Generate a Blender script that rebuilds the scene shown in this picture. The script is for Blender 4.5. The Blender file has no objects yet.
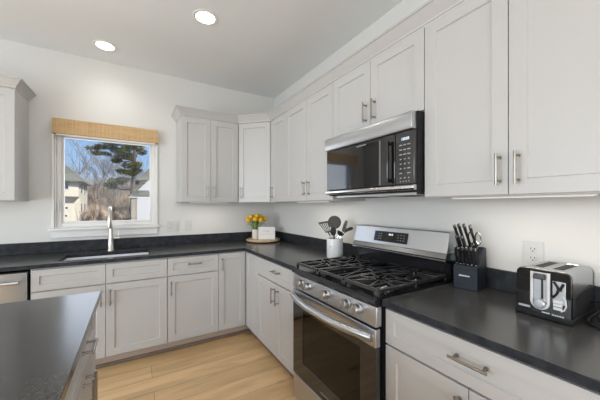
import bpy, bmesh, math, random
from mathutils import Vector, Matrix
random.seed(7)
PI = math.pi
S = bpy.context.scene
COL = S.collection

# ------------------------------------------------------------------ camera
cd = bpy.data.cameras.new('camera')
cam = bpy.data.objects.new('camera', cd); COL.objects.link(cam)
cam.location = (-1.6264, -3.3603, 1.3416)
cam.rotation_euler = (PI / 2, 0, -0.5398)
cd.sensor_width = 36; cd.lens = 275.63 / 600 * 36
cd.shift_x = (300 - 298.6) / 600; cd.shift_y = 6.29 / 600
cd.clip_start = 0.02; cd.clip_end = 500
S.camera = cam

# ------------------------------------------------------------------ view, world, sun, daylight
S.view_settings.view_transform = 'Standard'
S.view_settings.look = 'None'
S.view_settings.exposure = 0.05
S.view_settings.gamma = 1.0
S.view_settings.use_curve_mapping = False
S.cycles.sample_clamp_indirect = 3.0
S.cycles.caustics_reflective = False
S.cycles.caustics_refractive = False
S.cycles.blur_glossy = 1.0

w = bpy.data.worlds.new('world'); S.world = w; w.use_nodes = True
nt = w.node_tree; nt.nodes.clear()
out = nt.nodes.new('ShaderNodeOutputWorld'); bg = nt.nodes.new('ShaderNodeBackground')
tc = nt.nodes.new('ShaderNodeTexCoord'); sx = nt.nodes.new('ShaderNodeSeparateXYZ'); rp = nt.nodes.new('ShaderNodeValToRGB')
nt.links.new(tc.outputs['Generated'], sx.inputs[0]); nt.links.new(sx.outputs['Z'], rp.inputs[0])
nt.links.new(rp.outputs[0], bg.inputs[0]); nt.links.new(bg.outputs[0], out.inputs[0])
cr = rp.color_ramp
cr.elements[0].position = 0.0; cr.elements[0].color = (0.52, 0.66, 0.84, 1)
cr.elements[1].position = 0.6; cr.elements[1].color = (0.10, 0.24, 0.58, 1)
e = cr.elements.new(0.10); e.color = (0.42, 0.62, 0.90, 1)
e = cr.elements.new(0.25); e.color = (0.24, 0.46, 0.84, 1)
bg.inputs[1].default_value = 1.0

sd = bpy.data.lights.new('sun', 'SUN'); sun = bpy.data.objects.new('sun', sd); COL.objects.link(sun)
sd.energy = 5.0; sd.angle = 0.01; sd.color = (1, 0.95, 0.87)
sun.rotation_euler = (math.radians(50), 0, math.radians(38))

def area(name, loc, rot, sx_, sy_, power, color=(1, 1, 1)):
    ld = bpy.data.lights.new(name, 'AREA'); ld.shape = 'RECTANGLE'; ld.size = sx_; ld.size_y = sy_
    ld.energy = power; ld.color = color
    o = bpy.data.objects.new(name, ld); COL.objects.link(o); o.location = loc; o.rotation_euler = rot
    return o
# daylight at the left and kitchen openings, added fill at the front one (each light sits just outside its opening)
area('daylight_left', (-5.35, -2.8, 1.25), (0, -PI / 2, 0), 2.1, 3.2, 150, (0.86, 0.94, 1.0))
area('front_fill_lamp', (-2.1, -6.65, 1.3), (PI / 2, 0, 0), 3.2, 2.1, 76, (0.93, 0.97, 1.0))  # fill lamp added behind the camera for soft ambient light
area('daylight_window', (-1.83, 0.2, 1.6), (-PI / 2, 0, 0), 0.8, 0.85, 4.5, (0.97, 0.98, 1.0))

# ------------------------------------------------------------------ materials
M = {}
def mat(name, col, rough=0.5, metal=0.0, **k):
    m = bpy.data.materials.new(name); m.use_nodes = True
    b = m.node_tree.nodes['Principled BSDF']
    b.inputs['Base Color'].default_value = (*col, 1); b.inputs['Roughness'].default_value = rough
    b.inputs['Metallic'].default_value = metal
    for kk, v in k.items(): b.inputs[kk.replace('_', ' ')].default_value = v
    M[name] = m
    return m
def nodes(m): return m.node_tree.nodes, m.node_tree.links, m.node_tree.nodes['Principled BSDF']
def vary(m, c1, c2, scale=8, detail=4, stretch=(1, 1, 1), lo=0.35, hi=0.65, bump=0.0, bscale=None, rough=None):
    n, l, b = nodes(m)
    t = n.new('ShaderNodeTexCoord'); mp = n.new('ShaderNodeMapping'); mp.inputs['Scale'].default_value = stretch
    no = n.new('ShaderNodeTexNoise'); no.inputs['Scale'].default_value = scale; no.inputs['Detail'].default_value = detail
    r = n.new('ShaderNodeValToRGB'); r.color_ramp.elements[0].position = lo; r.color_ramp.elements[1].position = hi
    r.color_ramp.elements[0].color = (*c1, 1); r.color_ramp.elements[1].color = (*c2, 1)
    l.new(t.outputs['Object'], mp.inputs[0]); l.new(mp.outputs[0], no.inputs['Vector']); l.new(no.outputs[0], r.inputs[0])
    l.new(r.outputs[0], b.inputs['Base Color'])
    if bump:
        bp = n.new('ShaderNodeBump'); bp.inputs['Strength'].default_value = bump; bp.inputs['Distance'].default_value = 0.01
        n2 = n.new('ShaderNodeTexNoise'); n2.inputs['Scale'].default_value = bscale or scale
        l.new(mp.outputs[0], n2.inputs['Vector']); l.new(n2.outputs[0], bp.inputs['Height']); l.new(bp.outputs[0], b.inputs['Normal'])
    if rough:
        mr = n.new('ShaderNodeMapRange'); mr.inputs['To Min'].default_value = rough[0]; mr.inputs['To Max'].default_value = rough[1]
        l.new(no.outputs[0], mr.inputs['Value']); l.new(mr.outputs[0], b.inputs['Roughness'])
    return m

vary(mat('wall', (0.70, 0.69, 0.67), 0.85), (0.695, 0.687, 0.667), (0.705, 0.697, 0.677), 3, bump=0.03, bscale=160)
vary(mat('ceiling', (0.8, 0.8, 0.8), 0.9), (0.83, 0.84, 0.85), (0.84, 0.85, 0.86), 2, bump=0.03, bscale=160)
vary(mat('cabinet', (0.70, 0.70, 0.695), 0.38), (0.525, 0.515, 0.508), (0.528, 0.518, 0.511), 2)
vary(mat('trim_white', (0.80, 0.79, 0.77), 0.4), (0.79, 0.78, 0.76), (0.81, 0.80, 0.78), 3)
vary(mat('stone', (0.04, 0.04, 0.042), 0.2, IOR=1.62), (0.040, 0.041, 0.043), (0.062, 0.061, 0.060), 110, 6, lo=0.40, hi=0.72, rough=(0.19, 0.23))
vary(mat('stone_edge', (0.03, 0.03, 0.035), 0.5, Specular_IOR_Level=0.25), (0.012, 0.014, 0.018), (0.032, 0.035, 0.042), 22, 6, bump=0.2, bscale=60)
vary(mat('steel', (0.60, 0.59, 0.58), 0.27, 1.0), (0.54, 0.555, 0.575), (0.555, 0.57, 0.59), 1, 1, rough=(0.29, 0.31))
vary(mat('steel_smooth', (0.7, 0.7, 0.7), 0.16, 1.0), (0.68, 0.68, 0.68), (0.74, 0.74, 0.74), 5)
vary(mat('dark_steel', (0.3, 0.3, 0.31), 0.25, 1.0), (0.27, 0.275, 0.285), (0.31, 0.315, 0.325), 5)
vary(mat('nickel', (0.50, 0.46, 0.41), 0.3, 1.0), (0.34, 0.31, 0.27), (0.38, 0.345, 0.305), 12)
vary(mat('sink_steel', (0.85, 0.86, 0.88), 0.4, 0.85), (0.80, 0.82, 0.86), (0.86, 0.87, 0.90), 6)
vary(mat('faucet_nickel', (0.6, 0.57, 0.53), 0.28, 1.0), (0.58, 0.55, 0.51), (0.63, 0.60, 0.56), 12)
vary(mat('plate', (0.62, 0.61, 0.59), 0.4), (0.615, 0.605, 0.585), (0.625, 0.615, 0.595), 6)
vary(mat('black_gloss', (0.008, 0.008, 0.009), 0.05, IOR=1.75), (0.007, 0.007, 0.008), (0.010, 0.010, 0.011), 4)
vary(mat('black_enamel', (0.010, 0.010, 0.012), 0.16), (0.008, 0.008, 0.010), (0.014, 0.014, 0.016), 6)
vary(mat('cast_iron', (0.025, 0.026, 0.028), 0.24, IOR=1.7), (0.010, 0.011, 0.012), (0.018, 0.019, 0.022), 40)
vary(mat('black_matte', (0.015, 0.015, 0.016), 0.5, Specular_IOR_Level=0.2), (0.012, 0.012, 0.013), (0.02, 0.02, 0.021), 20)
vary(mat('rubber_black', (0.012, 0.012, 0.013), 0.35, Specular_IOR_Level=0.3), (0.010, 0.010, 0.011), (0.018, 0.018, 0.019), 20)
vary(mat('block_navy', (0.020, 0.025, 0.034), 0.45, Specular_IOR_Level=0.3), (0.016, 0.021, 0.030), (0.021, 0.027, 0.037), 15)
vary(mat('shadow_gap', (0.02, 0.02, 0.02), 0.8), (0.02, 0.02, 0.02), (0.025, 0.025, 0.025), 5)
vary(mat('toe', (0.52, 0.42, 0.34), 0.6), (0.50, 0.40, 0.32), (0.54, 0.44, 0.36), 6)
vary(mat('shoe', (0.20, 0.15, 0.12), 0.5), (0.18, 0.135, 0.105), (0.24, 0.18, 0.145), 6)
vary(mat('ceramic', (0.72, 0.72, 0.72), 0.25), (0.70, 0.70, 0.70), (0.75, 0.75, 0.75), 6)
vary(mat('plastic_white', (0.78, 0.77, 0.75), 0.35), (0.77, 0.76, 0.74), (0.79, 0.78, 0.76), 6)
vary(mat('plastic_silver', (0.55, 0.56, 0.58), 0.3, 0.6), (0.53, 0.54, 0.56), (0.58, 0.59, 0.61), 8)
vary(mat('marks', (0.75, 0.75, 0.77), 0.5), (0.72, 0.72, 0.74), (0.78, 0.78, 0.80), 50)
vary(mat('marks_dim', (0.32, 0.31, 0.30), 0.5), (0.28, 0.27, 0.26), (0.36, 0.35, 0.34), 50)
vary(mat('ink', (0.18, 0.17, 0.17), 0.7), (0.15, 0.14, 0.14), (0.22, 0.21, 0.21), 50)
vary(mat('slot', (0.03, 0.03, 0.03), 0.7), (0.02, 0.02, 0.02), (0.04, 0.04, 0.04), 20)
vary(mat('utensil_grey', (0.04, 0.04, 0.04), 0.4), (0.035, 0.034, 0.033), (0.055, 0.053, 0.05), 20)
vary(mat('light_wood', (0.62, 0.44, 0.27), 0.5), (0.52, 0.36, 0.21), (0.70, 0.52, 0.34), 6, stretch=(1, 8, 1))
vary(mat('tulip', (0.85, 0.50, 0.03), 0.5), (0.90, 0.50, 0.02), (0.95, 0.66, 0.06), 40)
vary(mat('leaf', (0.10, 0.20, 0.05), 0.5), (0.12, 0.22, 0.04), (0.24, 0.38, 0.10), 30)
vary(mat('vase_glass', (0.75, 0.66, 0.60), 0.15, Transmission_Weight=0.1), (0.74, 0.66, 0.60), (0.80, 0.74, 0.69), 15)
vary(mat('card', (0.82, 0.80, 0.78), 0.6), (0.81, 0.79, 0.77), (0.83, 0.81, 0.79), 8)
vary(mat('siding', (0.80, 0.72, 0.56), 0.8), (0.77, 0.69, 0.54), (0.83, 0.75, 0.59), 0.6, stretch=(1, 1, 10))
vary(mat('siding_white', (0.62, 0.62, 0.62), 0.8), (0.60, 0.60, 0.61), (0.64, 0.64, 0.64), 0.6, stretch=(1, 1, 10))
vary(mat('shingle', (0.17, 0.17, 0.13), 0.9), (0.13, 0.135, 0.10), (0.22, 0.22, 0.17), 4, stretch=(1, 1, 3))
vary(mat('fascia', (0.10, 0.07, 0.05), 0.8), (0.085, 0.06, 0.045), (0.12, 0.085, 0.06), 2)
vary(mat('post', (0.40, 0.34, 0.27), 0.8), (0.36, 0.31, 0.25), (0.44, 0.38, 0.30), 3)
vary(mat('bark', (0.14, 0.11, 0.09), 0.9), (0.10, 0.08, 0.065), (0.20, 0.16, 0.13), 3, stretch=(1, 1, 0.3))
vary(mat('twig', (0.24, 0.2, 0.18), 0.9), (0.19, 0.165, 0.15), (0.34, 0.30, 0.27), 1)
vary(mat('brush', (0.25, 0.17, 0.11), 0.95), (0.10, 0.07, 0.05), (0.60, 0.46, 0.34), 0.9, 3, lo=0.45, hi=0.55)
vary(mat('needles', (0.10, 0.12, 0.035), 0.8), (0.07, 0.10, 0.05), (0.34, 0.31, 0.09), 0.9, 5)
vary(mat('earth', (0.24, 0.18, 0.12), 0.95), (0.10, 0.07, 0.05), (0.38, 0.29, 0.20), 1.1, 8, lo=0.42, hi=0.58, bump=0.5, bscale=1)
vary(mat('grass_winter', (0.22, 0.20, 0.11), 0.95), (0.17, 0.16, 0.09), (0.28, 0.25, 0.14), 0.6, 8)

# woven valance
m = mat('woven', (0.58, 0.38, 0.19), 0.8); n, l, b = nodes(m)
t = n.new('ShaderNodeTexCoord'); r = n.new('ShaderNodeValToRGB'); mix = n.new('ShaderNodeMath'); mix.operation = 'ADD'
w1 = n.new('ShaderNodeTexNoise'); w2 = n.new('ShaderNodeTexNoise'); m1 = n.new('ShaderNodeMapping'); m2 = n.new('ShaderNodeMapping')
m1.inputs['Scale'].default_value = (6, 6, 260); m2.inputs['Scale'].default_value = (220, 6, 4)
w1.inputs['Scale'].default_value = 1; w2.inputs['Scale'].default_value = 1
l.new(t.outputs['Object'], m1.inputs[0]); l.new(t.outputs['Object'], m2.inputs[0]); l.new(m1.outputs[0], w1.inputs['Vector']); l.new(m2.outputs[0], w2.inputs['Vector'])
l.new(w1.outputs[0], mix.inputs[0]); l.new(w2.outputs[0], mix.inputs[1]); l.new(mix.outputs[0], r.inputs[0])
r.color_ramp.elements[0].position = 0.7; r.color_ramp.elements[0].color = (0.40, 0.25, 0.115, 1)
r.color_ramp.elements[1].position = 1.25; r.color_ramp.elements[1].color = (0.58, 0.39, 0.205, 1)
l.new(r.outputs[0], b.inputs['Base Color'])

# oak planks running along x
m = mat('oak', (0.6, 0.4, 0.22), 0.45); n, l, b = nodes(m)
t = n.new('ShaderNodeTexCoord'); br = n.new('ShaderNodeTexBrick')
l.new(t.outputs['Object'], br.inputs['Vector'])
br.offset = 0.37; br.inputs['Scale'].default_value = 1.0; br.inputs['Brick Width'].default_value = 1.5; br.inputs['Row Height'].default_value = 0.185
br.inputs['Mortar Size'].default_value = 0.0016; br.inputs['Mortar Smooth'].default_value = 0.2; br.inputs['Bias'].default_value = 0.0
br.inputs['Color1'].default_value = (0.80, 0.565, 0.325, 1); br.inputs['Color2'].default_value = (0.64, 0.435, 0.235, 1); br.inputs['Mortar'].default_value = (0.27, 0.17, 0.09, 1)
mp = n.new('ShaderNodeMapping'); mp.inputs['Scale'].default_value = (0.9, 7, 1); l.new(t.outputs['Object'], mp.inputs[0])
no = n.new('ShaderNodeTexNoise'); no.inputs['Scale'].default_value = 2.0; no.inputs['Detail'].default_value = 8; no.inputs['Distortion'].default_value = 0.8
l.new(mp.outputs[0], no.inputs['Vector'])
rr = n.new('ShaderNodeValToRGB'); rr.color_ramp.elements[0].position = 0.32; rr.color_ramp.elements[0].color = (0.84, 0.80, 0.74, 1)
rr.color_ramp.elements[1].position = 0.62; rr.color_ramp.elements[1].color = (1.08, 1.06, 1.02, 1); l.new(no.outputs[0], rr.inputs[0])
mm = n.new('ShaderNodeMix'); mm.data_type = 'RGBA'; mm.blend_type = 'MULTIPLY'; mm.inputs[0].default_value = 1.0
l.new(br.outputs['Color'], mm.inputs[6]); l.new(rr.outputs[0], mm.inputs[7])
vo = n.new('ShaderNodeTexVoronoi'); vo.inputs['Scale'].default_value = 1.0; mpv = n.new('ShaderNodeMapping'); mpv.inputs['Scale'].default_value = (1.6, 4.0, 1)
l.new(t.outputs['Object'], mpv.inputs[0]); l.new(mpv.outputs[0], vo.inputs['Vector'])
rk = n.new('ShaderNodeValToRGB'); rk.color_ramp.elements[0].position = 0.02; rk.color_ramp.elements[0].color = (0.35, 0.25, 0.18, 1)
rk.color_ramp.elements[1].position = 0.12; rk.color_ramp.elements[1].color = (1, 1, 1, 1); l.new(vo.outputs['Distance'], rk.inputs[0])
m3 = n.new('ShaderNodeMix'); m3.data_type = 'RGBA'; m3.blend_type = 'MULTIPLY'; m3.inputs[0].default_value = 1.0
l.new(mm.outputs[2], m3.inputs[6]); l.new(rk.outputs[0], m3.inputs[7]); l.new(m3.outputs[2], b.inputs['Base Color'])

def glassy(name, tint, gloss):
    m = bpy.data.materials.new(name); m.use_nodes = True; M[name] = m
    n = m.node_tree.nodes; l = m.node_tree.links; n.clear()
    o = n.new('ShaderNodeOutputMaterial'); mx = n.new('ShaderNodeMixShader'); tr = n.new('ShaderNodeBsdfTransparent'); gl = n.new('ShaderNodeBsdfGlossy')
    fr = n.new('ShaderNodeFresnel'); fr.inputs[0].default_value = gloss; gl.inputs['Roughness'].default_value = 0.02
    tr.inputs[0].default_value = (*tint, 1)
    l.new(fr.outputs[0], mx.inputs[0]); l.new(tr.outputs[0], mx.inputs[1]); l.new(gl.outputs[0], mx.inputs[2]); l.new(mx.outputs[0], o.inputs[0])
glassy('pane', (0.97, 0.98, 0.98), 1.25)
glassy('oven_glass', (0.30, 0.27, 0.25), 1.5)
def emit(name, col, s):
    m = bpy.data.materials.new(name); m.use_nodes = True; M[name] = m
    n = m.node_tree.nodes; l = m.node_tree.links; n.clear()
    o = n.new('ShaderNodeOutputMaterial'); em = n.new('ShaderNodeEmission'); em.inputs[0].default_value = (*col, 1); em.inputs[1].default_value = s
    l.new(em.outputs[0], o.inputs[0])
emit('lamp', (1, 0.96, 0.90), 9.0)
emit('led', (1, 0.92, 0.80), 1.0)
emit('digits', (0.75, 0.9, 1.0), 1.0)

# ------------------------------------------------------------------ mesh helpers
class MB:
    def __init__(s): s.bm = bmesh.new()
    def verts(s, vs): return [s.bm.verts.new(v) for v in vs]
    def face(s, vs):
        try: return s.bm.faces.new(vs)
        except ValueError: return None
    def poly(s, pts): s.face(s.verts(pts)); return s
    def box(s, a, b, M_=None):
        x0, y0, z0 = a; x1, y1, z1 = b
        if x0 > x1: x0, x1 = x1, x0
        if y0 > y1: y0, y1 = y1, y0
        if z0 > z1: z0, z1 = z1, z0
        p = [Vector(q) for q in ((x0, y0, z0), (x1, y0, z0), (x1, y1, z0), (x0, y1, z0), (x0, y0, z1), (x1, y0, z1), (x1, y1, z1), (x0, y1, z1))]
        if M_: p = [M_ @ q for q in p]
        v = s.verts(p)
        for f in ((0, 3, 2, 1), (4, 5, 6, 7), (0, 1, 5, 4), (1, 2, 6, 5), (2, 3, 7, 6), (3, 0, 4, 7)): s.face([v[i] for i in f])
        return s
    def ring(s, c, ax, r, n, r2=None):
        ax = Vector(ax).normalized(); t = Vector((0, 0, 1)) if abs(ax.z) < 0.9 else Vector((1, 0, 0))
        u = ax.cross(t).normalized(); v = ax.cross(u)
        return s.verts([Vector(c) + u * (r * math.cos(2 * PI * i / n)) + v * ((r2 or r) * math.sin(2 * PI * i / n)) for i in range(n)])
    def bridge(s, a, b):
        n = len(a)
        for i in range(n): s.face([a[i], a[(i + 1) % n], b[(i + 1) % n], b[i]])
    def cyl(s, a, b, r0, r1=None, n=16):
        if r1 is None: r1 = r0
        ax = Vector(b) - Vector(a)
        A = s.ring(a, ax, r0, n); B = s.ring(b, ax, r1, n)
        s.bridge(A, B); s.face(A[::-1]); s.face(B)
        return s
    def tube(s, pts, rad, n=10, caps=True, flat=None):
        pts = [Vector(p) for p in pts]; rings = []
        t0 = (pts[1] - pts[0]).normalized()
        up = Vector((0, 0, 1)) if abs(t0.z) < 0.9 else Vector((1, 0, 0))
        u = t0.cross(up).normalized()
        for i, p in enumerate(pts):
            if i == 0: t = pts[1] - pts[0]
            elif i == len(pts) - 1: t = pts[-1] - pts[-2]
            else: t = (pts[i + 1] - pts[i]).normalized() + (pts[i] - pts[i - 1]).normalized()
            t.normalize(); u = (u - t * u.dot(t)).normalized(); v = t.cross(u)
            r = rad[i] if isinstance(rad, (list, tuple)) else rad
            f = flat or 1.0
            rings.append(s.verts([p + u * (r * math.cos(2 * PI * k / n)) + v * (r * f * math.sin(2 * PI * k / n)) for k in range(n)]))
        for a, b in zip(rings, rings[1:]): s.bridge(a, b)
        if caps: s.face(rings[0][::-1]); s.face(rings[-1])
        return s
    def lathe(s, prof, c=(0, 0, 0), n=28):
        rings = []
        for r, z in prof:
            if r < 1e-5: rings.append(s.verts([(c[0], c[1], c[2] + z)]))
            else: rings.append(s.verts([(c[0] + r * math.cos(2 * PI * i / n), c[1] + r * math.sin(2 * PI * i / n), c[2] + z) for i in range(n)]))
        for a, b in zip(rings, rings[1:]):
            for i in range(n):
                j = (i + 1) % n
                if len(a) == 1 and len(b) == 1: break
                if len(a) == 1: s.face([a[0], b[j], b[i]])
                elif len(b) == 1: s.face([a[i], a[j], b[0]])
                else: s.face([a[i], a[j], b[j], b[i]])
        return s
    def prism(s, poly, ax, a, b):
        def P(q, t):
            return {'x': (t, q[0], q[1]), 'y': (q[0], t, q[1]), 'z': (q[0], q[1], t)}[ax]
        A = s.verts([P(q, a) for q in poly]); B = s.verts([P(q, b) for q in poly])
        s.bridge(A, B); s.face(A[::-1]); s.face(B)
        return s
    def slab(s, xs, ys, hole, z0, z1, plane='xy'):
        """grid plate between z0 and z1 leaving out the cells for which hole(cx, cy) is true"""
        def P(x, y, z): return (x, y, z) if plane == 'xy' else (x, z, y)
        top = {}; bot = {}
        def g(d, i, j, z):
            if (i, j) not in d: d[(i, j)] = s.bm.verts.new(P(xs[i], ys[j], z))
            return d[(i, j)]
        nx, ny = len(xs) - 1, len(ys) - 1
        solid = {(i, j) for i in range(nx) for j in range(ny) if not hole((xs[i] + xs[i + 1]) / 2, (ys[j] + ys[j + 1]) / 2)}
        for i, j in solid:
            c = [(i, j), (i + 1, j), (i + 1, j + 1), (i, j + 1)]
            s.face([g(top, *q, z1) for q in c]); s.face([g(bot, *q, z0) for q in c][::-1])
            for k, (di, dj) in enumerate(((0, -1), (1, 0), (0, 1), (-1, 0))):
                if (i + di, j + dj) not in solid:
                    a, b = c[k], c[(k + 1) % 4]
                    s.face([g(bot, *a, z0), g(bot, *b, z0), g(top, *b, z1), g(top, *a, z1)])
        return s
    def build(s, name, m, parent=None, bevel=0, smooth=True, loc=(0, 0, 0), rot=(0, 0, 0), seg=2):
        bmesh.ops.recalc_face_normals(s.bm, faces=s.bm.faces)
        me = bpy.data.meshes.new(name); s.bm.to_mesh(me); s.bm.free()
        ms = m if isinstance(m, (list, tuple)) else [m]
        for q in ms: me.materials.append(M[q])
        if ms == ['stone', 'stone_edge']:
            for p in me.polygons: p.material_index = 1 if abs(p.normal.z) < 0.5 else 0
        if smooth:
            for p in me.polygons: p.use_smooth = True
            try: me.set_sharp_from_angle(angle=math.radians(35))
            except Exception: pass
        o = bpy.data.objects.new(name, me); COL.objects.link(o); o.location = loc; o.rotation_euler = rot
        if parent: o.parent = parent
        if bevel:
            bv = o.modifiers.new('bevel', 'BEVEL'); bv.width = bevel; bv.segments = seg; bv.limit_method = 'ANGLE'; bv.angle_limit = math.radians(40)
            bv.harden_normals = False
        return o

def tag(o, label=None, cat=None, group=None, kind=None):
    if label: o['label'] = label
    if cat: o['category'] = cat
    if group: o['group'] = group
    if kind: o['kind'] = kind
    return o
def empty(name, loc, rotz=0, label=None, cat=None, group=None):
    o = bpy.data.objects.new(name, None); COL.objects.link(o); o.location = loc; o.rotation_euler = (0, 0, rotz)
    o.empty_display_size = 0.05
    return tag(o, label, cat, group)
def copy_tree(o, parent=None):
    c = o.copy(); COL.objects.link(c)
    if parent: c.parent = parent
    for ch in [q for q in bpy.data.objects if q.parent == o]: copy_tree(ch, c)
    return c

# ------------------------------------------------------------------ the setting
H = 2.789
WX0, WX1, WZ0, WZ1 = -2.255, -1.420, 1.137, 2.075       # kitchen window rough opening
tag(MB().box((-5.2, -6.5, -0.12), (0, 0, 0)).build('floor', 'oak', smooth=False), kind='structure')
tag(MB().box((-5.4, -6.7, H), (0.2, 0.2, H + 0.15)).build('ceiling', 'ceiling', smooth=False), kind='structure')
tag(MB().slab([-5.4, WX0, WX1, 0.2], [-1.0, WZ0, WZ1, H], lambda x, z: WX0 < x < WX1 and WZ0 < z < WZ1, 0, 0.12, 'xz').build('wall_back', 'wall', smooth=False), kind='structure')
tag(MB().box((0, -6.7, -0.12), (0.2, 0, H)).build('wall_right', 'wall', smooth=False), kind='structure')
o = MB().slab([-6.7, -4.4, -1.2, 0.0], [-0.12, 0.2, 2.3, H], lambda y, z: -4.4 < y < -1.2 and 0.2 < z < 2.3, 0, 0.2).build('wall_left', 'wall', smooth=False)
o.matrix_world = Matrix(((0, 0, 1, -5.4), (1, 0, 0, 0), (0, 1, 0, 0), (0, 0, 0, 1)))
tag(o, kind='structure')
tag(MB().slab([-5.2, -3.7, -0.5, 0.0], [-0.12, 0.25, 2.35, H], lambda x, z: -3.7 < x < -0.5 and 0.25 < z < 2.35, -6.7, -6.5, 'xz').build('wall_front', 'wall', smooth=False), kind='structure')
for nm, (x0, x1, z0, z1, y) in {'fill_window_2': (-3.7, -0.5, 0.25, 2.35, -6.6)}.items():  # unseen window, added behind the camera to carry the front fill
    b_ = MB()
    for xa in (x0, x0 + 1.05, x0 + 2.12, x1 - 0.06): b_.box((xa, y - 0.03, z0), (xa + 0.06, y + 0.03, z1))
    b_.box((x0, y - 0.03, z0), (x1, y + 0.03, z0 + 0.07)); b_.box((x0, y - 0.03, z1 - 0.07), (x1, y + 0.03, z1))
    tag(b_.build(nm, 'trim_white', smooth=False), kind='structure')
b_ = MB()
for ya in (-4.4, -2.83, -1.26): b_.box((-5.33, ya, 0.2), (-5.27, ya + 0.06, 2.3))
b_.box((-5.33, -4.4, 0.2), (-5.27, -1.2, 0.27)); b_.box((-5.33, -4.4, 2.23), (-5.27, -1.2, 2.3))
tag(b_.build('window_3', 'trim_white', smooth=False), kind='structure')

# kitchen window: jamb liner, casing, sash, stool, apron, pane
win = empty('window_1', (0, 0, 0)); tag(win, kind='structure')
def frame_xz(b_, x0, x1, z0, z1, wl, wr, wb, wt, y0, y1):
    b_.box((x0, y0, z0), (x0 + wl, y1, z1)); b_.box((x1 - wr, y0, z0), (x1, y1, z1))
    b_.box((x0 + wl, y0, z0), (x1 - wr, y1, z0 + wb)); b_.box((x0 + wl, y0, z1 - wt), (x1 - wr, y1, z1))
b_ = MB(); frame_xz(b_, -2.273, -1.402, 1.13, 2.10, 0.018, 0.018, 0.005, 0.02, -0.014, 0.004); b_.build('casing', 'trim_white', win, bevel=0.002)
b_ = MB(); frame_xz(b_, WX0, WX1, WZ0, WZ1, 0.012, 0.012, 0.01, 0.012, 0.004, 0.118); b_.build('jamb', 'trim_white', win)
b_ = MB(); frame_xz(b_, -2.243, -1.432, 1.147, 2.063, 0.035, 0.03, 0.035, 0.05, 0.022, 0.095)
frame_xz(b_, -2.208, -1.462, 1.182, 2.01, 0.014, 0.012, 0.014, 0.012, 0.034, 0.088); b_.build('window_frame', 'trim_white', win, bevel=0.003)
MB().box((-2.196, 0.068, 1.194), (-1.472, 0.072, 2.0)).build('pane', 'pane', win, smooth=False)
b_ = MB().box((-2.297, -0.045, 1.115), (-1.385, 0.05, 1.137)); b_.build('window_sill', 'trim_white', win, bevel=0.004)
MB().box((-2.275, -0.016, 1.045), (-1.402, 0.001, 1.115)).build('apron', 'trim_white', win, bevel=0.004)
b_ = MB().box((-1.72, 0.008, 1.150), (-1.62, 0.0215, 1.163)); b_.tube([(-1.64, 0.014, 1.165), (-1.70, 0.009, 1.170)], 0.006); b_.build('crank_handle', 'trim_white', win, bevel=0.002)
b_ = MB().box((-2.236, 0.010, 1.29), (-2.222, 0.0215, 1.40)); b_.tube([(-2.229, 0.014, 1.33), (-2.229, -0.004, 1.36), (-2.229, -0.006, 1.39)], 0.005); b_.build('sash_lock', 'trim_white', win, bevel=0.002)

# woven valance
va = empty('window_valance', (-1.832, 0, 2.012), label='tan woven shade valance across the top of the window', cat='window blind')
MB().prism([(-0.016, 0), (-0.056, 0), (-0.062, 0.004), (-0.062, 0.137), (-0.056, 0.141), (-0.016, 0.141)], 'x', -0.432, 0.432).build('woven_panel', 'woven', va)
MB().box((-0.405, -0.050, -0.012), (0.405, -0.024, 0.0)).build('headrail', 'trim_white', va)

# ------------------------------------------------------------------ countertops
def counter_hole(x, y):
    if x < -0.648 and y < -0.648: return True
    return -2.13 < x < -1.50 and -0.56 < y < -0.23
L_END = -2.92
ct = empty('countertop', (0, 0, 0.884), label='dark stone L-shaped countertop running under the window and around the corner', cat='countertop')
MB().slab([L_END, -2.13, -1.50, -0.648, -0.002], [-1.70, -0.648, -0.56, -0.23, -0.002], counter_hole, 0, 0.03).build('slab', ['stone', 'stone_edge'], ct, bevel=0.002)
b_ = MB().box((L_END, -0.022, 0.0305), (-0.002, -0.002, 0.132)); b_.box((-0.022, -1.70, 0.0305), (-0.002, -0.022, 0.132)); b_.build('backsplash', 'stone_edge', ct, bevel=0.0015)
ct2 = empty('countertop', (0, 0, 0.884), label='dark stone countertop right of the range, carrying the knife block and toaster', cat='countertop')
MB().box((-0.648, -3.30, 0), (-0.002, -2.471, 0.03)).build('slab', ['stone', 'stone_edge'], ct2, bevel=0.002)
MB().box((-0.022, -3.30, 0.0305), (-0.002, -2.471, 0.132)).build('backsplash', 'stone_edge', ct2, bevel=0.0015)

# ------------------------------------------------------------------ cabinets
def shaker_mb(b_, w_, h_, fr=0.058, rec=0.008, t=0.019, y=0.0):
    """door slab in local coords: x 0..w, z 0..h, front face at y (facing -y)"""
    def R(i, yy): return b_.verts([(i, yy, i), (w_ - i, yy, i), (w_ - i, yy, h_ - i), (i, yy, h_ - i)])
    back = R(0, y + t); e1 = R(0, y + 0.0015); e2 = R(0.0015, y); a = R(fr, y); c = R(fr + 0.004, y + rec)
    for p, q in ((back, e1), (e1, e2), (e2, a), (a, c)): b_.bridge(p, q)
    b_.face(c); b_.face(back[::-1])
    return b_
def handle_mb(vert, L=0.128, x=0, z=0, so=0.032, r=0.0052):
    b_ = MB(); d = (0, 0, 1) if vert else (1, 0, 0); c = Vector((x, -so, z)); d = Vector(d)
    b_.cyl(c - d * L / 2, c + d * L / 2, r, n=12)
    for sg in (-1, 1):
        q = c + d * (sg * (L / 2 - 0.016))
        b_.cyl((q.x, 0, q.z), (q.x, -so, q.z), 0.0045, n=10)
        b_.cyl((q.x, 0, q.z), (q.x, -0.004, q.z), 0.0075, n=12)
    return b_
G = 0.0016
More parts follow.
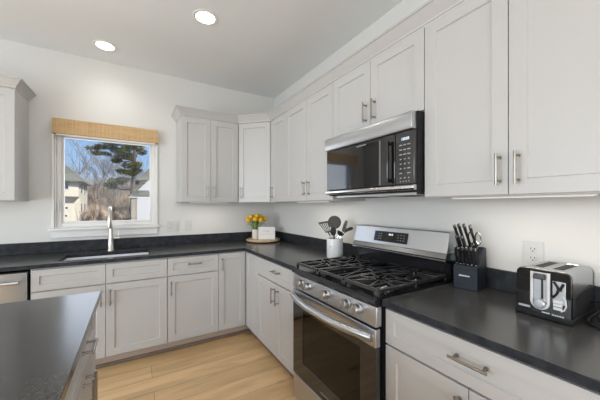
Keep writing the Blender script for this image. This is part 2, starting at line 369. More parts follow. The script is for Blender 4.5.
def fronts(t, depth, lst):
    """lst: (part name, x0, x1, z0, z1, handle) in the cabinet's local frame; doors stand in front of the carcass"""
    for nm, x0, x1, z0, z1, h in lst:
        w_, h_ = x1 - x0 - 2 * G, z1 - z0 - 2 * G
        fr = 0.058 if nm == 'door' else 0.046
        if w_ < 0.29 and nm == 'door': fr = 0.05
        d = shaker_mb(MB(), w_, h_, fr).build(nm, 'cabinet', t, loc=(x0 + G, -depth, z0 + G), smooth=False)
        if h:
            v, hx, hz = h
            handle_mb(v == 'v').build('handle', 'nickel', d, loc=(hx - x0 - G, 0, hz - z0 - G))
def cabinet(label, loc, rotz, w_, h_, depth, lst, base=False, poly=None, group=None, lift=0.0):
    t = empty('base_cabinet' if base else 'wall_cabinet', loc, rotz, label, 'cabinet', group)
    b_ = MB()
    if poly:
        b_.prism(poly, 'z', lift, h_)
    else:
        b_.box((0.0005, -depth + 0.0195, lift), (w_ - 0.0005, -0.003, h_))
    b_.build('carcass', 'cabinet', t, smooth=False)
    if base:
        if not poly: MB().box((0.0005, -depth + 0.09, 0.0), (w_ - 0.0005, -depth + 0.105, lift)).build('toe_kick', 'toe', t, smooth=False)
    fronts(t, depth, lst)
    return t
UZ = 1.385; UH = 0.89; UD = 0.335; BD = 0.63; R90 = -PI / 2
def dn(z): return z - UZ
# back wall uppers
cabinet('white two-door wall cabinet right of the window on the back wall', (-1.213, 0, UZ), 0, 0.601, UH, UD,
        [('door', 0, 0.300, 0.003, UH - 0.003, ('v', 0.260, 0.108)), ('door', 0.300, 0.601, 0.003, UH - 0.003, ('v', 0.334, 0.108))])
cabinet('white two-door wall cabinet left of the window, cut by the left edge', (-3.04, 0, UZ), 0, 0.609, UH, UD,
        [('door', 0, 0.304, 0.003, UH - 0.003, ('v', 0.264, 0.108)), ('door', 0.304, 0.609, 0.003, UH - 0.003, ('v', 0.338, 0.108))])
# diagonal corner cabinet
t = empty('wall_cabinet', (-0.003, -0.003, UZ), 0, 'white diagonal wall cabinet across the room corner', 'cabinet')
MB().prism([(0, 0), (-0.607, 0), (-0.607, -0.310), (-0.594, -0.326), (-0.326, -0.594), (-0.310, -0.607), (0, -0.607)], 'z', 0, UH).build('carcass', 'cabinet', t, smooth=False)
A = Vector((-0.609, -0.332)); B = Vector((-0.332, -0.609)); dv = (B - A).normalized(); nv = Vector((-dv.y, dv.x))
nv = Vector((-1, -1)).normalized()
st = A + dv * 0.008 + nv * 0.0
d = shaker_mb(MB(), 0.374, UH - 0.006, 0.055).build('door', 'cabinet', t, loc=(st.x + 0.003, st.y + 0.003, 0.003), rot=(0, 0, -PI / 4), smooth=False)
handle_mb(True).build('handle', 'nickel', d, loc=(0.032, 0, 0.105))
# right wall uppers (local x runs towards the camera)
cabinet('narrow white one-door wall cabinet between the diagonal corner cabinet and the next pair of doors', (0, -0.615, UZ), R90, 0.338, UH, UD,
        [('door', 0.008, 0.338, 0.003, UH - 0.003, ('v', 0.043, 0.108))])
cabinet('tall white two-door wall cabinet just left of the microwave', (0, -0.953, UZ), R90, 0.756, UH, UD,
        [('door', 0, 0.386, 0.003, UH - 0.003, ('v', 0.350, 0.113)), ('door', 0.386, 0.756, 0.003, UH - 0.003, ('v', 0.428, 0.113))])
cabinet('short white two-door wall cabinet above the microwave', (0, -1.710, 1.838), R90, 0.760, UZ + UH - 1.838, UD,
        [('door', 0, 0.380, 0.003, 0.434, ('v', 0.346, 0.106)), ('door', 0.380, 0.760, 0.003, 0.434, ('v', 0.422, 0.106))])
cabinet('large white two-door wall cabinet right of the microwave, above the knife block and toaster', (0, -2.471, UZ), R90, 0.762, UH, UD,
        [('door', 0, 0.372, 0.003, UH - 0.003, ('v', 0.342, 0.108)), ('door', 0.372, 0.762, 0.003, UH - 0.003, ('v', 0.406, 0.108))])

# crown moulding swept along the cabinet tops
def crown(path, name, label):
    prof = [(0.0, -0.002), (0.004, -0.002), (0.006, 0.008), (0.044, 0.058), (0.052, 0.060), (0.052, 0.072), (0.0, 0.072)]
    b_ = MB(); rings = []; n_ = len(path)
    for i, (x, y) in enumerate(path):
        p = Vector((x, y)); d0 = (p - Vector(path[i - 1])).normalized() if i else None; d1 = (Vector(path[i + 1]) - p).normalized() if i < n_ - 1 else None
        nn = []
        for d_ in (d0, d1):
            if d_ is not None: nn.append(Vector((d_.y, -d_.x)))
        m_ = sum(nn, Vector((0, 0))).normalized(); k = 1 / max(0.3, m_.dot(nn[0]))
        rings.append(b_.verts([(p.x + m_.x * k * q[0], p.y + m_.y * k * q[0], q[1]) for q in prof]))
    for a_, c_ in zip(rings, rings[1:]): b_.bridge(a_, c_)
    b_.face(rings[0]); b_.face(rings[-1][::-1])
    o_ = b_.build(name, 'cabinet', loc=(0, 0, UZ + UH + 0.004), smooth=False)
    return tag(o_, label, 'moulding')
crown([(-1.213, -0.003), (-1.213, -0.335), (-0.612, -0.335), (-0.335, -0.612), (-0.335, -3.233), (-0.003, -3.233)], 'crown_moulding',
      'white crown moulding along the cabinets right of the window, around the corner and over the range')
crown([(-3.04, -0.003), (-3.04, -0.335), (-2.431, -0.335), (-2.431, -0.003)], 'crown_moulding', 'white crown moulding on the wall cabinet left of the window')

# base cabinets, back wall
BH = 0.883; TK = 0.112
def bz(z): return z
cabinet('white sink base cabinet with two false drawer fronts over two doors, under the window', (-2.275, 0, 0), 0, 0.912, 0.65, BD,
        [('drawer', 0.004, 0.455, 0.712, 0.872, None), ('drawer', 0.455, 0.909, 0.712, 0.872, None),
         ('door', 0.004, 0.455, TK, 0.706, ('v', 0.424, 0.602)), ('door', 0.455, 0.909, TK, 0.706, ('v', 0.486, 0.602))], True, lift=TK)
# apron board that carries the false fronts of the sink base is part of its carcass
sb = [o for o in bpy.data.objects if o.name.startswith('base_cabinet')][0]
b_ = MB().box((0.0005, -0.6105, 0.651), (0.9115, -0.590, BH)); b_.box((0.0005, -0.59, 0.651), (0.02, -0.003, BH)); b_.box((0.892, -0.59, 0.651), (0.9115, -0.003, BH)); b_.build('face_frame', 'cabinet', sb, smooth=False)
cabinet('white base cabinet with one drawer over one door, between sink base and corner', (-1.363, 0, 0), 0, 0.455, BH, BD,
        [('drawer', 0, 0.455, 0.712, 0.872, ('h', 0.232, 0.804)), ('door', 0, 0.455, TK, 0.706, ('v', 0.029, 0.602))], True, lift=TK)
# inside corner base cabinet (hinged pair of tall doors)
t = empty('base_cabinet', (0, 0, 0), 0, 'white corner base cabinet with two full-height doors meeting in the inside corner', 'cabinet')
MB().prism([(-0.908, -0.003), (-0.908, -0.6105), (-0.6105, -0.6105), (-0.6105, -0.945), (-0.003, -0.945), (-0.003, -0.003)], 'z', TK, BH).build('carcass', 'cabinet', t, smooth=False)
MB().prism([(-0.907, -0.525), (-0.907, -0.54), (-0.54, -0.54), (-0.54, -0.944), (-0.525, -0.944), (-0.525, -0.525)], 'z', 0, TK).build('toe_kick', 'toe', t, smooth=False)
d = shaker_mb(MB(), 0.270, 0.757, 0.052).build('door', 'cabinet', t, loc=(-0.906, -BD, TK + 0.003), smooth=False)
handle_mb(True).build('handle', 'nickel', d, loc=(0.032, 0, 0.655))
shaker_mb(MB(), 0.292, 0.757, 0.052).build('door', 'cabinet', t, loc=(-BD, -0.650, TK + 0.003), rot=(0, 0, R90), smooth=False)
cabinet('white base cabinet with one drawer over two doors, left of the range', (0, -0.945, 0), R90, 0.755, BH, BD,
        [('drawer', 0, 0.753, 0.712, 0.872, ('h', 0.408, 0.806)), ('door', 0, 0.400, TK, 0.706, ('v', 0.364, 0.610)), ('door', 0.400, 0.753, TK, 0.706, ('v', 0.438, 0.610))], True, lift=TK)
cabinet('white base cabinet with a wide drawer over two doors, right of the range', (0, -2.471, 0), R90, 0.762, BH, BD,
        [('drawer', 0.004, 0.762, 0.712, 0.872, ('h', 0.380, 0.806)), ('door', 0.004, 0.372, TK, 0.706, ('v', 0.342, 0.610)), ('door', 0.372, 0.762, TK, 0.706, ('v', 0.406, 0.610))], True, lift=TK)
# shoe moulding along the toe kicks
b_ = MB().box((L_END, -0.558, 0), (-0.54, -0.5405, 0.028)); b_.box((-0.558, -1.70, 0), (-0.5405, -0.558, 0.028)); b_.box((-0.558, -3.23, 0), (-0.5405, -2.475, 0.028))
tag(b_.build('trim_1', 'shoe', bevel=0.006), kind='structure')
MB().box((-2.92, -0.61, 0.0), (-2.895, -0.003, 0.0 + 0.8835)).build('end_panel', 'cabinet', ct, smooth=False, loc=(0, 0, -0.884))

# ------------------------------------------------------------------ dishwasher
t = empty('dishwasher', (-2.585, 0, 0), 0, 'stainless dishwasher left of the sink base, mostly hidden by the island', 'dishwasher')
MB().box((-0.30, -0.60, 0.10), (0.30, -0.03, 0.865)).build('body', 'black_matte', t)
MB().box((-0.296, -0.632, 0.115), (0.296, -0.601, 0.862)).build('door', 'steel', t, bevel=0.004)
b_ = MB().tube([(-0.27, -0.675, 0.800), (-0.14, -0.682, 0.800), (0, -0.684, 0.800), (0.14, -0.682, 0.800), (0.262, -0.675, 0.800)], 0.013, n=14)
for sx_ in (-0.25, 0.25): b_.cyl((sx_, -0.632, 0.800), (sx_, -0.676, 0.800), 0.010)
b_.build('handle', 'steel_smooth', t)
MB().box((-0.30, -0.54, 0), (0.30, -0.52, 0.10)).build('toe_kick', 'black_matte', t)

# ------------------------------------------------------------------ sink and faucet
t = empty('sink', (-1.815, -0.395, 0.884), 0, 'stainless undermount sink basin under the window', 'sink')
b_ = MB(); X, Y = 0.320, 0.170
o1 = b_.verts([(-X - .02, -Y - .02, -0.001), (X + .02, -Y - .02, -0.001), (X + .02, Y + .02, -0.001), (-X - .02, Y + .02, -0.001)])
i1 = b_.verts([(-X, -Y, -0.001), (X, -Y, -0.001), (X, Y, -0.001), (-X, Y, -0.001)])
i2 = b_.verts([(-X + .012, -Y + .012, -0.2), (X - .012, -Y + .012, -0.2), (X - .012, Y - .012, -0.2), (-X + .012, Y - .012, -0.2)])
b_.bridge(o1, i1); b_.bridge(i1, i2); b_.face(i2)
o_ = b_.build('basin', 'sink_steel', t, smooth=False)
sm = o_.modifiers.new('solid', 'SOLIDIFY'); sm.thickness = 0.0015; sm.offset = -1
MB().lathe([(0.0, 0.004), (0.03, 0.004), (0.042, 0.006), (0.045, 0.0), (0.0, 0.0)], (0, 0.05, -0.199)).build('drain', 'steel_smooth', t)

t = empty('faucet', (-1.815, -0.125, 0.9145), 0, 'brushed nickel pull-down faucet behind the sink', 'faucet')
MB().lathe([(0.0, 0), (0.030, 0), (0.030, 0.006), (0.026, 0.012), (0.024, 0.10), (0.017, 0.20), (0.012, 0.26), (0.0, 0.262)], n=24).build('body', 'faucet_nickel', t)
pts = [(0, 0, 0.24), (0, 0, 0.33)] + [(0, -0.085 + 0.085 * math.cos(a), 0.33 + 0.085 * math.sin(a)) for a in [PI * k / 10 for k in range(1, 10)]] + [(0, -0.172, 0.315)]
MB().tube(pts, 0.0105, n=14).build('spout', 'faucet_nickel', t)
MB().lathe([(0.0, 0.0), (0.016, 0.0), (0.018, 0.01), (0.018, 0.06), (0.0135, 0.10), (0.0, 0.10)], n=20).build('spray_head', 'faucet_nickel', t, loc=(0, -0.173, 0.222), rot=(math.radians(2), 0, 0))
b_ = MB().cyl((0.018, 0, 0.118), (0.074, 0, 0.118), 0.012); b_.cyl((0.062, 0, 0.125), (0.066, 0.004, 0.185), 0.0035, 0.0028); b_.build('lever', 'faucet_nickel', t)

# ------------------------------------------------------------------ island
isl = empty('island_countertop', (0, 0, 0.884), label='dark stone countertop of the kitchen island in the left foreground', cat='countertop')
MB().box((-2.95, -3.28, 0), (-1.766, -1.650, 0.03)).build('slab', 'stone', isl, bevel=0.002)
for i, (y0, lab) in enumerate(((-2.405, 'white island base cabinet with drawer over two doors, at the far end of the island'), (-3.115, 'white island base cabinet nearest the camera, under the overhang'))):
    t = cabinet(lab, (-2.415, y0, 0), PI / 2, 0.71, BH, BD,
        [('drawer', 0, 0.71, 0.712, 0.872, ('h', 0.355, 0.806)), ('door', 0, 0.355, TK, 0.706, ('v', 0.325, 0.630)), ('door', 0.355, 0.71, TK, 0.706, ('v', 0.385, 0.630))], True, lift=TK)
t = empty('kitchen_island', (-2.70, -2.40, 0), 0, 'white panelled body of the kitchen island beneath its countertop', 'kitchen island')
b_ = MB().box((-0.02, -0.72, 0), (0.283, 0.70, 0.8835)); b_.build('back_panel', 'cabinet', t, smooth=False)
MB().box((-0.02, 0.7055, 0), (0.91, 0.725, 0.8835)).build('end_panel', 'cabinet', t, smooth=False)

# ------------------------------------------------------------------ microwave
MW = empty('microwave', (0, -2.090, 1.405), R90, 'stainless and black over-the-range microwave', 'microwave')
# local: x -0.376 (far end) .. 0.376 (near end), front towards -y
MB().box((-0.374, -0.375, 0.012), (0.374, -0.004, 0.430)).build('body', 'black_matte', MW, bevel=0.003)
MB().prism([(-0.345, 0.336), (-0.408, 0.336), (-0.414, 0.345), (-0.414, 0.412), (-0.408, 0.426), (-0.345, 0.429)], 'x', -0.376, 0.365).build('vent_band', 'steel', MW, bevel=0.002)
MB().box((-0.374, -0.398, 0.052), (0.246, -0.3755, 0.335)).build('door', 'black_gloss', MW, bevel=0.004)
b_ = MB()
b_.box((-0.355, -0.3992, 0.075), (0.125, -0.3985, 0.300)); b_.build('window', 'black_gloss', MW)
MB().box((0.134, -0.3995, 0.060), (0.146, -0.3982, 0.318)).build('door_trim', 'dark_steel', MW, smooth=False)
MB().box((0.249, -0.398, 0.052), (0.368, -0.3755, 0.335)).build('control_panel', 'black_gloss', MW, bevel=0.004)
b_ = MB().prism([(-0.345, 0.050), (-0.400, 0.050), (-0.408, 0.043), (-0.408, 0.030), (-0.398, 0.022), (-0.345, 0.018)], 'x', -0.376, 0.368); b_.build('bottom_rail', 'steel_smooth', MW, bevel=0.002)
hb = MB(); hb.box((0.205, -0.430, 0.065), (0.222, -0.416, 0.300)); hb.box((0.207, -0.42, 0.07), (0.220, -0.3985, 0.09)); hb.box((0.207, -0.42, 0.275), (0.220, -0.3985, 0.295)); hb.build('handle', 'black_gloss', MW, bevel=0.004)
b_ = MB()
for r_ in range(8):
    for c_ in range(3):
        if r_ == 6 and c_ == 1: continue
        x_ = 0.285 + c_ * 0.0255; z_ = 0.262 - r_ * 0.025
        wd = 0.009 if r_ in (0, 1, 2, 6) or (r_ == 5 and c_ == 2) else 0.005
        b_.box((x_ - wd, -0.3992, z_ - 0.003), (x_ + wd, -0.3982, z_ + 0.003))
for c_ in range(4): b_.box((0.280 + c_ * 0.018, -0.3992, 0.066), (0.286 + c_ * 0.018, -0.3982, 0.072))
b_.build('keypad', 'marks_dim', MW, smooth=False)
b_ = MB()
for k, (x_, w_) in enumerate(((0.290, 0.002), (0.297, 0.008), (0.308, 0.008), (0.320, 0.008), (0.331, 0.006))): b_.box((x_, -0.3992, 0.286), (x_ + w_, -0.3982, 0.301))
b_.build('display', 'digits', MW, smooth=False)
b_ = MB()
for k in range(9): b_.box((-0.055 + k * 0.0095, -0.3997, 0.313), (-0.0475 + k * 0.0095, -0.3987, 0.3205))
b_.build('maker_mark', 'marks_dim', MW, smooth=False)
b_ = MB().box((-0.33, -0.34, 0.0), (0.34, -0.02, 0.012)); b_.build('underside', 'steel', MW)
for sx_ in (-0.30, 0.06):
    b_ = MB()
    for k in range(7): b_.box((sx_ + 0.01, -0.30 + k * 0.035, -0.002), (sx_ + 0.23, -0.285 + k * 0.035, 0.0005))
    b_.build('filter', 'cast_iron', MW, smooth=False)

# ------------------------------------------------------------------ range
RG = empty('gas_range', (0, -2.0855, 0), R90, 'stainless gas range with black cooktop and black glass oven door', 'range')
HW = 0.379
b_ = MB()
b_.box((-HW, -0.632, 0.02), (-HW + 0.02, -0.03, 0.885)); b_.box((HW - 0.02, -0.632, 0.02), (HW, -0.03, 0.885))
b_.box((-HW + 0.02, -0.05, 0.02), (HW - 0.02, -0.03, 0.885)); b_.box((-HW + 0.02, -0.632, 0.80), (HW - 0.02, -0.05, 0.885))
b_.box((-HW + 0.02, -0.632, 0.02), (HW - 0.02, -0.05, 0.20))
b_.build('body', 'black_matte', RG)
b_ = MB()
b_.box((-0.31, -0.06, 0.22), (0.31, -0.055, 0.72)); b_.box((-0.315, -0.62, 0.22), (-0.31, -0.06, 0.72)); b_.box((0.31, -0.62, 0.22), (0.315, -0.06, 0.72))
b_.box((-0.31, -0.62, 0.22), (0.31, -0.06, 0.225)); b_.box((-0.31, -0.62, 0.715), (0.31, -0.06, 0.72)); b_.build('oven_cavity', 'utensil_grey', RG)
for z_ in (0.36, 0.52):
    b_ = MB()
    for k in range(13): b_.cyl((-0.30, -0.60 + k * 0.042, z_), (0.30, -0.60 + k * 0.042, z_), 0.0028, n=6)
    b_.cyl((-0.30, -0.60, z_ + 0.004), (-0.30, -0.09, z_ + 0.004), 0.004, n=6); b_.cyl((0.30, -0.60, z_ + 0.004), (0.30, -0.09, z_ + 0.004), 0.004, n=6)
    b_.build('oven_rack', 'steel_smooth', RG)
# control panel (leans back a little at the top)
MB().prism([(-0.625, 0.786), (-0.662, 0.786), (-0.664, 0.792), (-0.656, 0.878), (-0.625, 0.880)], 'x', -HW, HW).build('control_panel', 'steel', RG, bevel=0.002)
for kx in (-0.266, -0.184, 0.002, 0.180, 0.264):
    k_ = MB(); k_.lathe([(0.0, 0.0), (0.027, 0.0), (0.027, 0.005), (0.0235, 0.008), (0.0225, 0.030), (0.020, 0.035), (0.0, 0.035)], n=28)
    kn = k_.build('knob', 'steel', RG, loc=(kx, -0.6605, 0.838), rot=(PI / 2 - 0.09, 0, 0))
    MB().box((-0.005, -0.021, 0.030), (0.005, 0.021, 0.045)).build('grip', 'nickel', kn, bevel=0.001)
# oven door
b_ = MB().slab([-HW, -0.255, 0.275, HW], [0.208, 0.31, 0.655, 0.692], lambda x, z: -0.255 < x < 0.275 and 0.31 < z < 0.655, -0.662, -0.634, 'xz')
dr = b_.build('oven_door', 'black_gloss', RG, bevel=0.002)
b_ = MB().prism([(-0.634, 0.693), (-0.664, 0.693), (-0.666, 0.70), (-0.664, 0.775), (-0.634, 0.778)], 'x', -HW, HW); b_.build('top_rail', 'steel', dr, bevel=0.002)
MB().box((-0.255, -0.659, 0.31), (0.275, -0.655, 0.655)).build('window_glass', 'oven_glass', dr, smooth=False)
pts = []; n_ = 18
for k in range(n_ + 1):
    u = k / n_ * 2 - 1
    pts.append((u * 0.366, -0.676 - 0.052 * (1 - abs(u) ** 2.4), 0.740))
b_ = MB().tube(pts, 0.0205, n=16)
for sg in (-1, 1): b_.cyl((sg * 0.352, -0.664, 0.740), (sg * 0.352, -0.682, 0.740), 0.014)
b_.build('handle', 'steel', dr)
b_ = MB()
for k in range(9): b_.box((-0.052 + k * 0.0125, -0.6633, 0.2420), (-0.042 + k * 0.0125, -0.6620, 0.2480))
b_.build('maker_mark', 'marks_dim', dr, smooth=False)
MB().box((-HW, -0.660, 0.035), (HW, -0.634, 0.198)).build('storage_drawer', 'steel', RG, bevel=0.004)
# cooktop
MB().prism([(-0.075, 0.886), (-0.672, 0.886), (-0.685, 0.889), (-0.689, 0.897), (-0.685, 0.910), (-0.672, 0.918), (-0.657, 0.915), (-0.11, 0.915), (-0.075, 0.918)], 'x', -HW - 0.001, HW + 0.001).build('cooktop', 'black_enamel', RG)
BUR = [(-0.245, -0.50, 0.045), (-0.245, -0.24, 0.036), (0.0, -0.37, 0.046), (0.245, -0.50, 0.050), (0.245, -0.24, 0.034)]
for bx_, by_, br_ in BUR:
    bb = MB().lathe([(0, 0), (br_ + 0.018, 0), (br_ + 0.016, 0.004), (br_, 0.007), (br_ - 0.004, 0.018), (0, 0.018)], n=28).build('burner', 'steel_smooth', RG, loc=(bx_, by_, 0.9155))
    MB().lathe([(0, 0), (br_, 0), (br_ + 0.001, 0.004), (br_ - 0.004, 0.009), (0, 0.010)], n=28).build('burner_cap', 'black_enamel', bb, loc=(0, 0, 0.0185))
def grate(x0, x1, y0, y1, cs):
    b_ = MB(); zt, zb, hw = 0.955, 0.939, 0.0065
    def bar(a, c, z0=zb, z1=zt, wd=hw):
        a = Vector(a); c = Vector(c); d_ = (c - a).normalized(); nn_ = Vector((-d_.y, d_.x)) * wd
        q = [a - nn_, c - nn_, c + nn_, a + nn_]
        b_.prism([(v.x, v.y) for v in q], 'z', z0, z1)
    bar((x0, y0), (x1, y0)); bar((x0, y1), (x1, y1)); bar((x0, y0), (x0, y1)); bar((x1, y0), (x1, y1))
    for cx_, cy_ in cs:
        for an in range(0, 360, 45):
            dx_, dy_ = math.cos(math.radians(an + 22.5)), math.sin(math.radians(an + 22.5))
            ylo, yhi = (y0, y1) if len(cs) == 1 else ((y0, (y0 + y1) / 2) if cy_ < (y0 + y1) / 2 else ((y0 + y1) / 2, y1))
            ts = []
            if dx_ > 1e-3: ts.append((x1 - cx_) / dx_)
            if dx_ < -1e-3: ts.append((x0 - cx_) / dx_)
            if dy_ > 1e-3: ts.append((yhi - cy_) / dy_)
            if dy_ < -1e-3: ts.append((ylo - cy_) / dy_)
            tm = min(ts); bar((cx_ + dx_ * 0.026, cy_ + dy_ * 0.026), (cx_ + dx_ * tm, cy_ + dy_ * tm), zb + 0.002, zt + 0.003, 0.0055)
    for of_ in (-0.058, 0.058): bar((cs[0][0] + of_, y0), (cs[0][0] + of_, y1), zb + 0.001, zt + 0.001, 0.0045)
    if len(cs) == 2: bar((x0, (y0 + y1) / 2), (x1, (y0 + y1) / 2))
    for px_ in (x0, x1):
        for py_ in (y0, (y0 + y1) / 2, y1): b_.box((px_ - 0.008, py_ - 0.008, 0.9165), (px_ + 0.008, py_ + 0.008, 0.943))
    return b_.build('grate', 'cast_iron', RG, bevel=0.0015, seg=1)
grate(-0.371, -0.128, -0.648, -0.120, [(-0.245, -0.50), (-0.245, -0.24)])
grate(-0.114, 0.114, -0.648, -0.120, [(0.0, -0.37)])
grate(0.128, 0.369, -0.648, -0.120, [(0.245, -0.50), (0.245, -0.24)])
for ch in bpy.data.objects:
    if ch.parent == RG and ch.name.split('.')[0] in ('control_panel', 'knob', 'oven_door', 'storage_drawer'): ch.location.y -= 0.017
# backguard
bgp = MB().prism([(-0.028, 1.196), (-0.088, 1.196), (-0.096, 1.190), (-0.124, 1.074), (-0.028, 1.074)], 'x', -HW, HW).build('backguard', 'steel', RG, bevel=0.002)
MB().prism([(-0.028, 1.033), (-0.128, 1.033), (-0.128, 1.031), (-0.085, 1.012), (-0.085, 0.919), (-0.028, 0.919)], 'x', -HW + 0.001, HW - 0.001).build('lower_panel', 'black_enamel', RG)
MB().prism([(-0.028, 1.073), (-0.124, 1.073), (-0.138, 1.046), (-0.134, 1.0335), (-0.028, 1.0335)], 'x', -HW, HW).build('lower_lip', 'dark_steel', RG)
MB().prism([(-0.133, 1.036), (-0.139, 1.034), (-0.136, 1.028), (-0.128, 1.030)], 'x', -HW, HW).build('trim_strip', 'steel_smooth', RG)
ang = math.atan2(0.028, 0.116)
dp = MB().box((-0.142, -0.0025, -0.036), (0.142, 0.0, 0.036)).build('display', 'black_gloss', bgp, loc=(-0.028, -0.1115, 1.130), rot=(-ang, 0, 0))
b_ = MB()
for x_, w_ in ((-0.012, 0.009), (0.0, 0.009), (0.014, 0.009)): b_.box((x_, -0.0036, 0.010), (x_ + w_, -0.0026, 0.022))
b_.build('clock_digits', 'digits', dp, smooth=False)
for r_ in range(3):
    for x_ in (-0.105, -0.085, 0.062, 0.085, 0.108): MB().box((x_, -0.0034, 0.016 - r_ * 0.017), (x_ + 0.011, -0.0026, 0.019 - r_ * 0.017)).build('button', 'marks_dim', dp, smooth=False)
for sx_ in (-0.33, 0.33):
    for sy_ in (-0.58, -0.10): MB().cyl((sx_, sy_, 0.0), (sx_, sy_, 0.02), 0.018).build('foot', 'black_matte', RG)

# ------------------------------------------------------------------ tray with tulips and card
TX, TY, TZ = -0.262, -0.242, 0.9145
t = empty('serving_tray', (TX, TY, TZ), -PI / 4, 'round light wood tray with black metal handles in the counter corner', 'tray')
MB().lathe([(0, 0), (0.196, 0), (0.204, 0.004), (0.204, 0.020), (0.198, 0.024), (0.190, 0.018), (0, 0.018)], (0, 0, 0.008), n=48).build('board', 'light_wood', t)
MB().lathe([(0, 0), (0.186, 0), (0.186, 0.008), (0, 0.008)], n=40).build('base', 'black_matte', t)
for sg in (-1, 1):
    MB().tube([(sg * 0.203, -0.045, 0.022), (sg * 0.214, -0.045, 0.045), (sg * 0.216, -0.030, 0.062), (sg * 0.216, 0.030, 0.062), (sg * 0.214, 0.045, 0.045), (sg * 0.203, 0.045, 0.022)], 0.0045, n=8).build('handle', 'black_matte', t)
VX, VY, VZ = -0.345, -0.195, TZ + 0.0265
t = empty('vase', (VX, VY, VZ), 0, 'small pale pink vase holding yellow tulips on the round tray', 'vase')
MB().lathe([(0, 0), (0.034, 0), (0.041, 0.006), (0.043, 0.05), (0.040, 0.105), (0.037, 0.120), (0.034, 0.120), (0.036, 0.105), (0.038, 0.05), (0.032, 0.010), (0, 0.010)], n=32).build('body', 'vase_glass', t)
heads = [(-0.075, 0.005, 0.205), (-0.035, 0.03, 0.238), (-0.02, -0.045, 0.215), (0.012, -0.02, 0.250), (0.035, -0.05, 0.205), (0.055, 0.0, 0.238), (0.095, -0.02, 0.215), (0.02, 0.045, 0.232)]
def leaf_mb(b_, base, tip, wd):
    base = Vector(base); tip = Vector(tip); n_ = 8; L_, R_ = [], []
    d_ = tip - base; side = Vector((-d_.y, d_.x, 0)); side = side.normalized() if side.length > 1e-4 else Vector((1, 0, 0))
    for k in range(n_ + 1):
        u = k / n_; c = base + d_ * u + Vector((0, 0, 0.03 * math.sin(PI * u))); ww = wd * math.sin(PI * min(1, 0.12 + 0.88 * u)) + 0.0005
        L_.append(c + side * ww + Vector((0, 0, 0.006 * math.sin(PI * u)))); R_.append(c - side * ww + Vector((0, 0, 0.006 * math.sin(PI * u))))
    a_ = b_.verts(L_); c_ = b_.verts(R_); mid = b_.verts([(L_[k] + R_[k]) / 2 - Vector((0, 0, 0.004)) for k in range(n_ + 1)])
    for k in range(n_): b_.face([a_[k], a_[k + 1], mid[k + 1], mid[k]]); b_.face([mid[k], mid[k + 1], c_[k + 1], c_[k]])
tl_where = ['leftmost', 'at the back left', 'low at the front left', 'tallest', 'low at the front right', 'at the upper right', 'rightmost', 'at the back']
for (hx, hy, hz), wh in zip(heads, tl_where):
    tu = empty('tulip', (VX, VY, VZ + 0.012), 0, 'yellow tulip in the pink vase, ' + wh + ' of the bunch', 'flower', 'yellow tulips in the vase')
    r0 = (hx * 0.15, hy * 0.15, 0.0); rim = (hx * 0.30, hy * 0.30, 0.105)
    ax = Vector((hx - rim[0], hy - rim[1], hz - rim[2])).normalized()
    MB().tube([r0, rim, (hx * 0.75, hy * 0.75, (hz + rim[2]) / 2 + 0.02), (hx, hy, hz)], 0.0028, n=7).build('stem', 'leaf', tu)
    b_ = MB(); q = Vector((0, 0, 1)).rotation_difference(ax).to_matrix().to_4x4()
    for pk in range(6):
        an = pk * PI / 3 + (0.1 if pk % 2 else 0); inn = 0.85 if pk % 2 else 1.0
        rows = []
        for k in range(7):
            u = k / 6; rr_ = inn * (0.006 + 0.021 * math.sin(PI * (0.08 + 0.78 * u))); z_ = 0.054 * u; aw = 0.62 * math.sin(PI * (0.15 + 0.82 * u)) + 0.02
            rows.append(b_.verts([q @ Vector((rr_ * math.cos(an + s_ * aw), rr_ * math.sin(an + s_ * aw), z_)) for s_ in (-1, -0.5, 0, 0.5, 1)]))
        for a_, c_ in zip(rows, rows[1:]):
            for k in range(4): b_.face([a_[k], a_[k + 1], c_[k + 1], c_[k]])
    o_ = b_.build('bloom', 'tulip', tu, loc=(hx, hy, hz - 0.012)); o_.scale = (1.28, 1.28, 1.2); sm = o_.modifiers.new('solid', 'SOLIDIFY'); sm.thickness = 0.0012
    lt = Vector((hx * 1.35 + random.uniform(-.02, .02), hy * 1.35 + random.uniform(-.02, .02), hz - 0.02 - random.uniform(0, 0.03)))
    b_ = MB(); leaf_mb(b_, rim, lt, 0.021); o_ = b_.build('leaf', 'leaf', tu); sm = o_.modifiers.new('solid', 'SOLIDIFY'); sm.thickness = 0.001
# card leaning on the tray
t = empty('framed_card', (-0.243, -0.300, TZ + 0.0270), math.radians(-30), 'small white card with grey script standing on the round tray', 'sign')
MB().box((-0.100, -0.008, 0), (0.100, 0.004, 0.150)).build('card', 'card', t, bevel=0.001, rot=(math.radians(-7), 0, 0))
b_ = MB()
def squig(x0, x1, z, amp, n_, rad):
    b_.tube([(x0 + (x1 - x0) * k / n_, -0.0085, z + amp * math.sin(k * 1.9) * (1 if k % 3 else 0.3)) for k in range(n_ + 1)], rad, n=5)
squig(-0.045, 0.035, 0.098, 0.013, 16, 0.0012); squig(-0.080, -0.010, 0.062, 0.003, 18, 0.0008); squig(0.002, 0.078, 0.062, 0.003, 18, 0.0008)
b_.tube([(0.008, -0.0085, 0.105), (0.012, -0.0085, 0.085), (0.006, -0.0085, 0.072)], 0.001, n=5)
b_.build('script', 'ink', t, rot=(math.radians(-7), 0, 0))
MB().box((-0.02, 0.004, 0.0), (0.02, 0.045, 0.004)).build('stand', 'card', t)

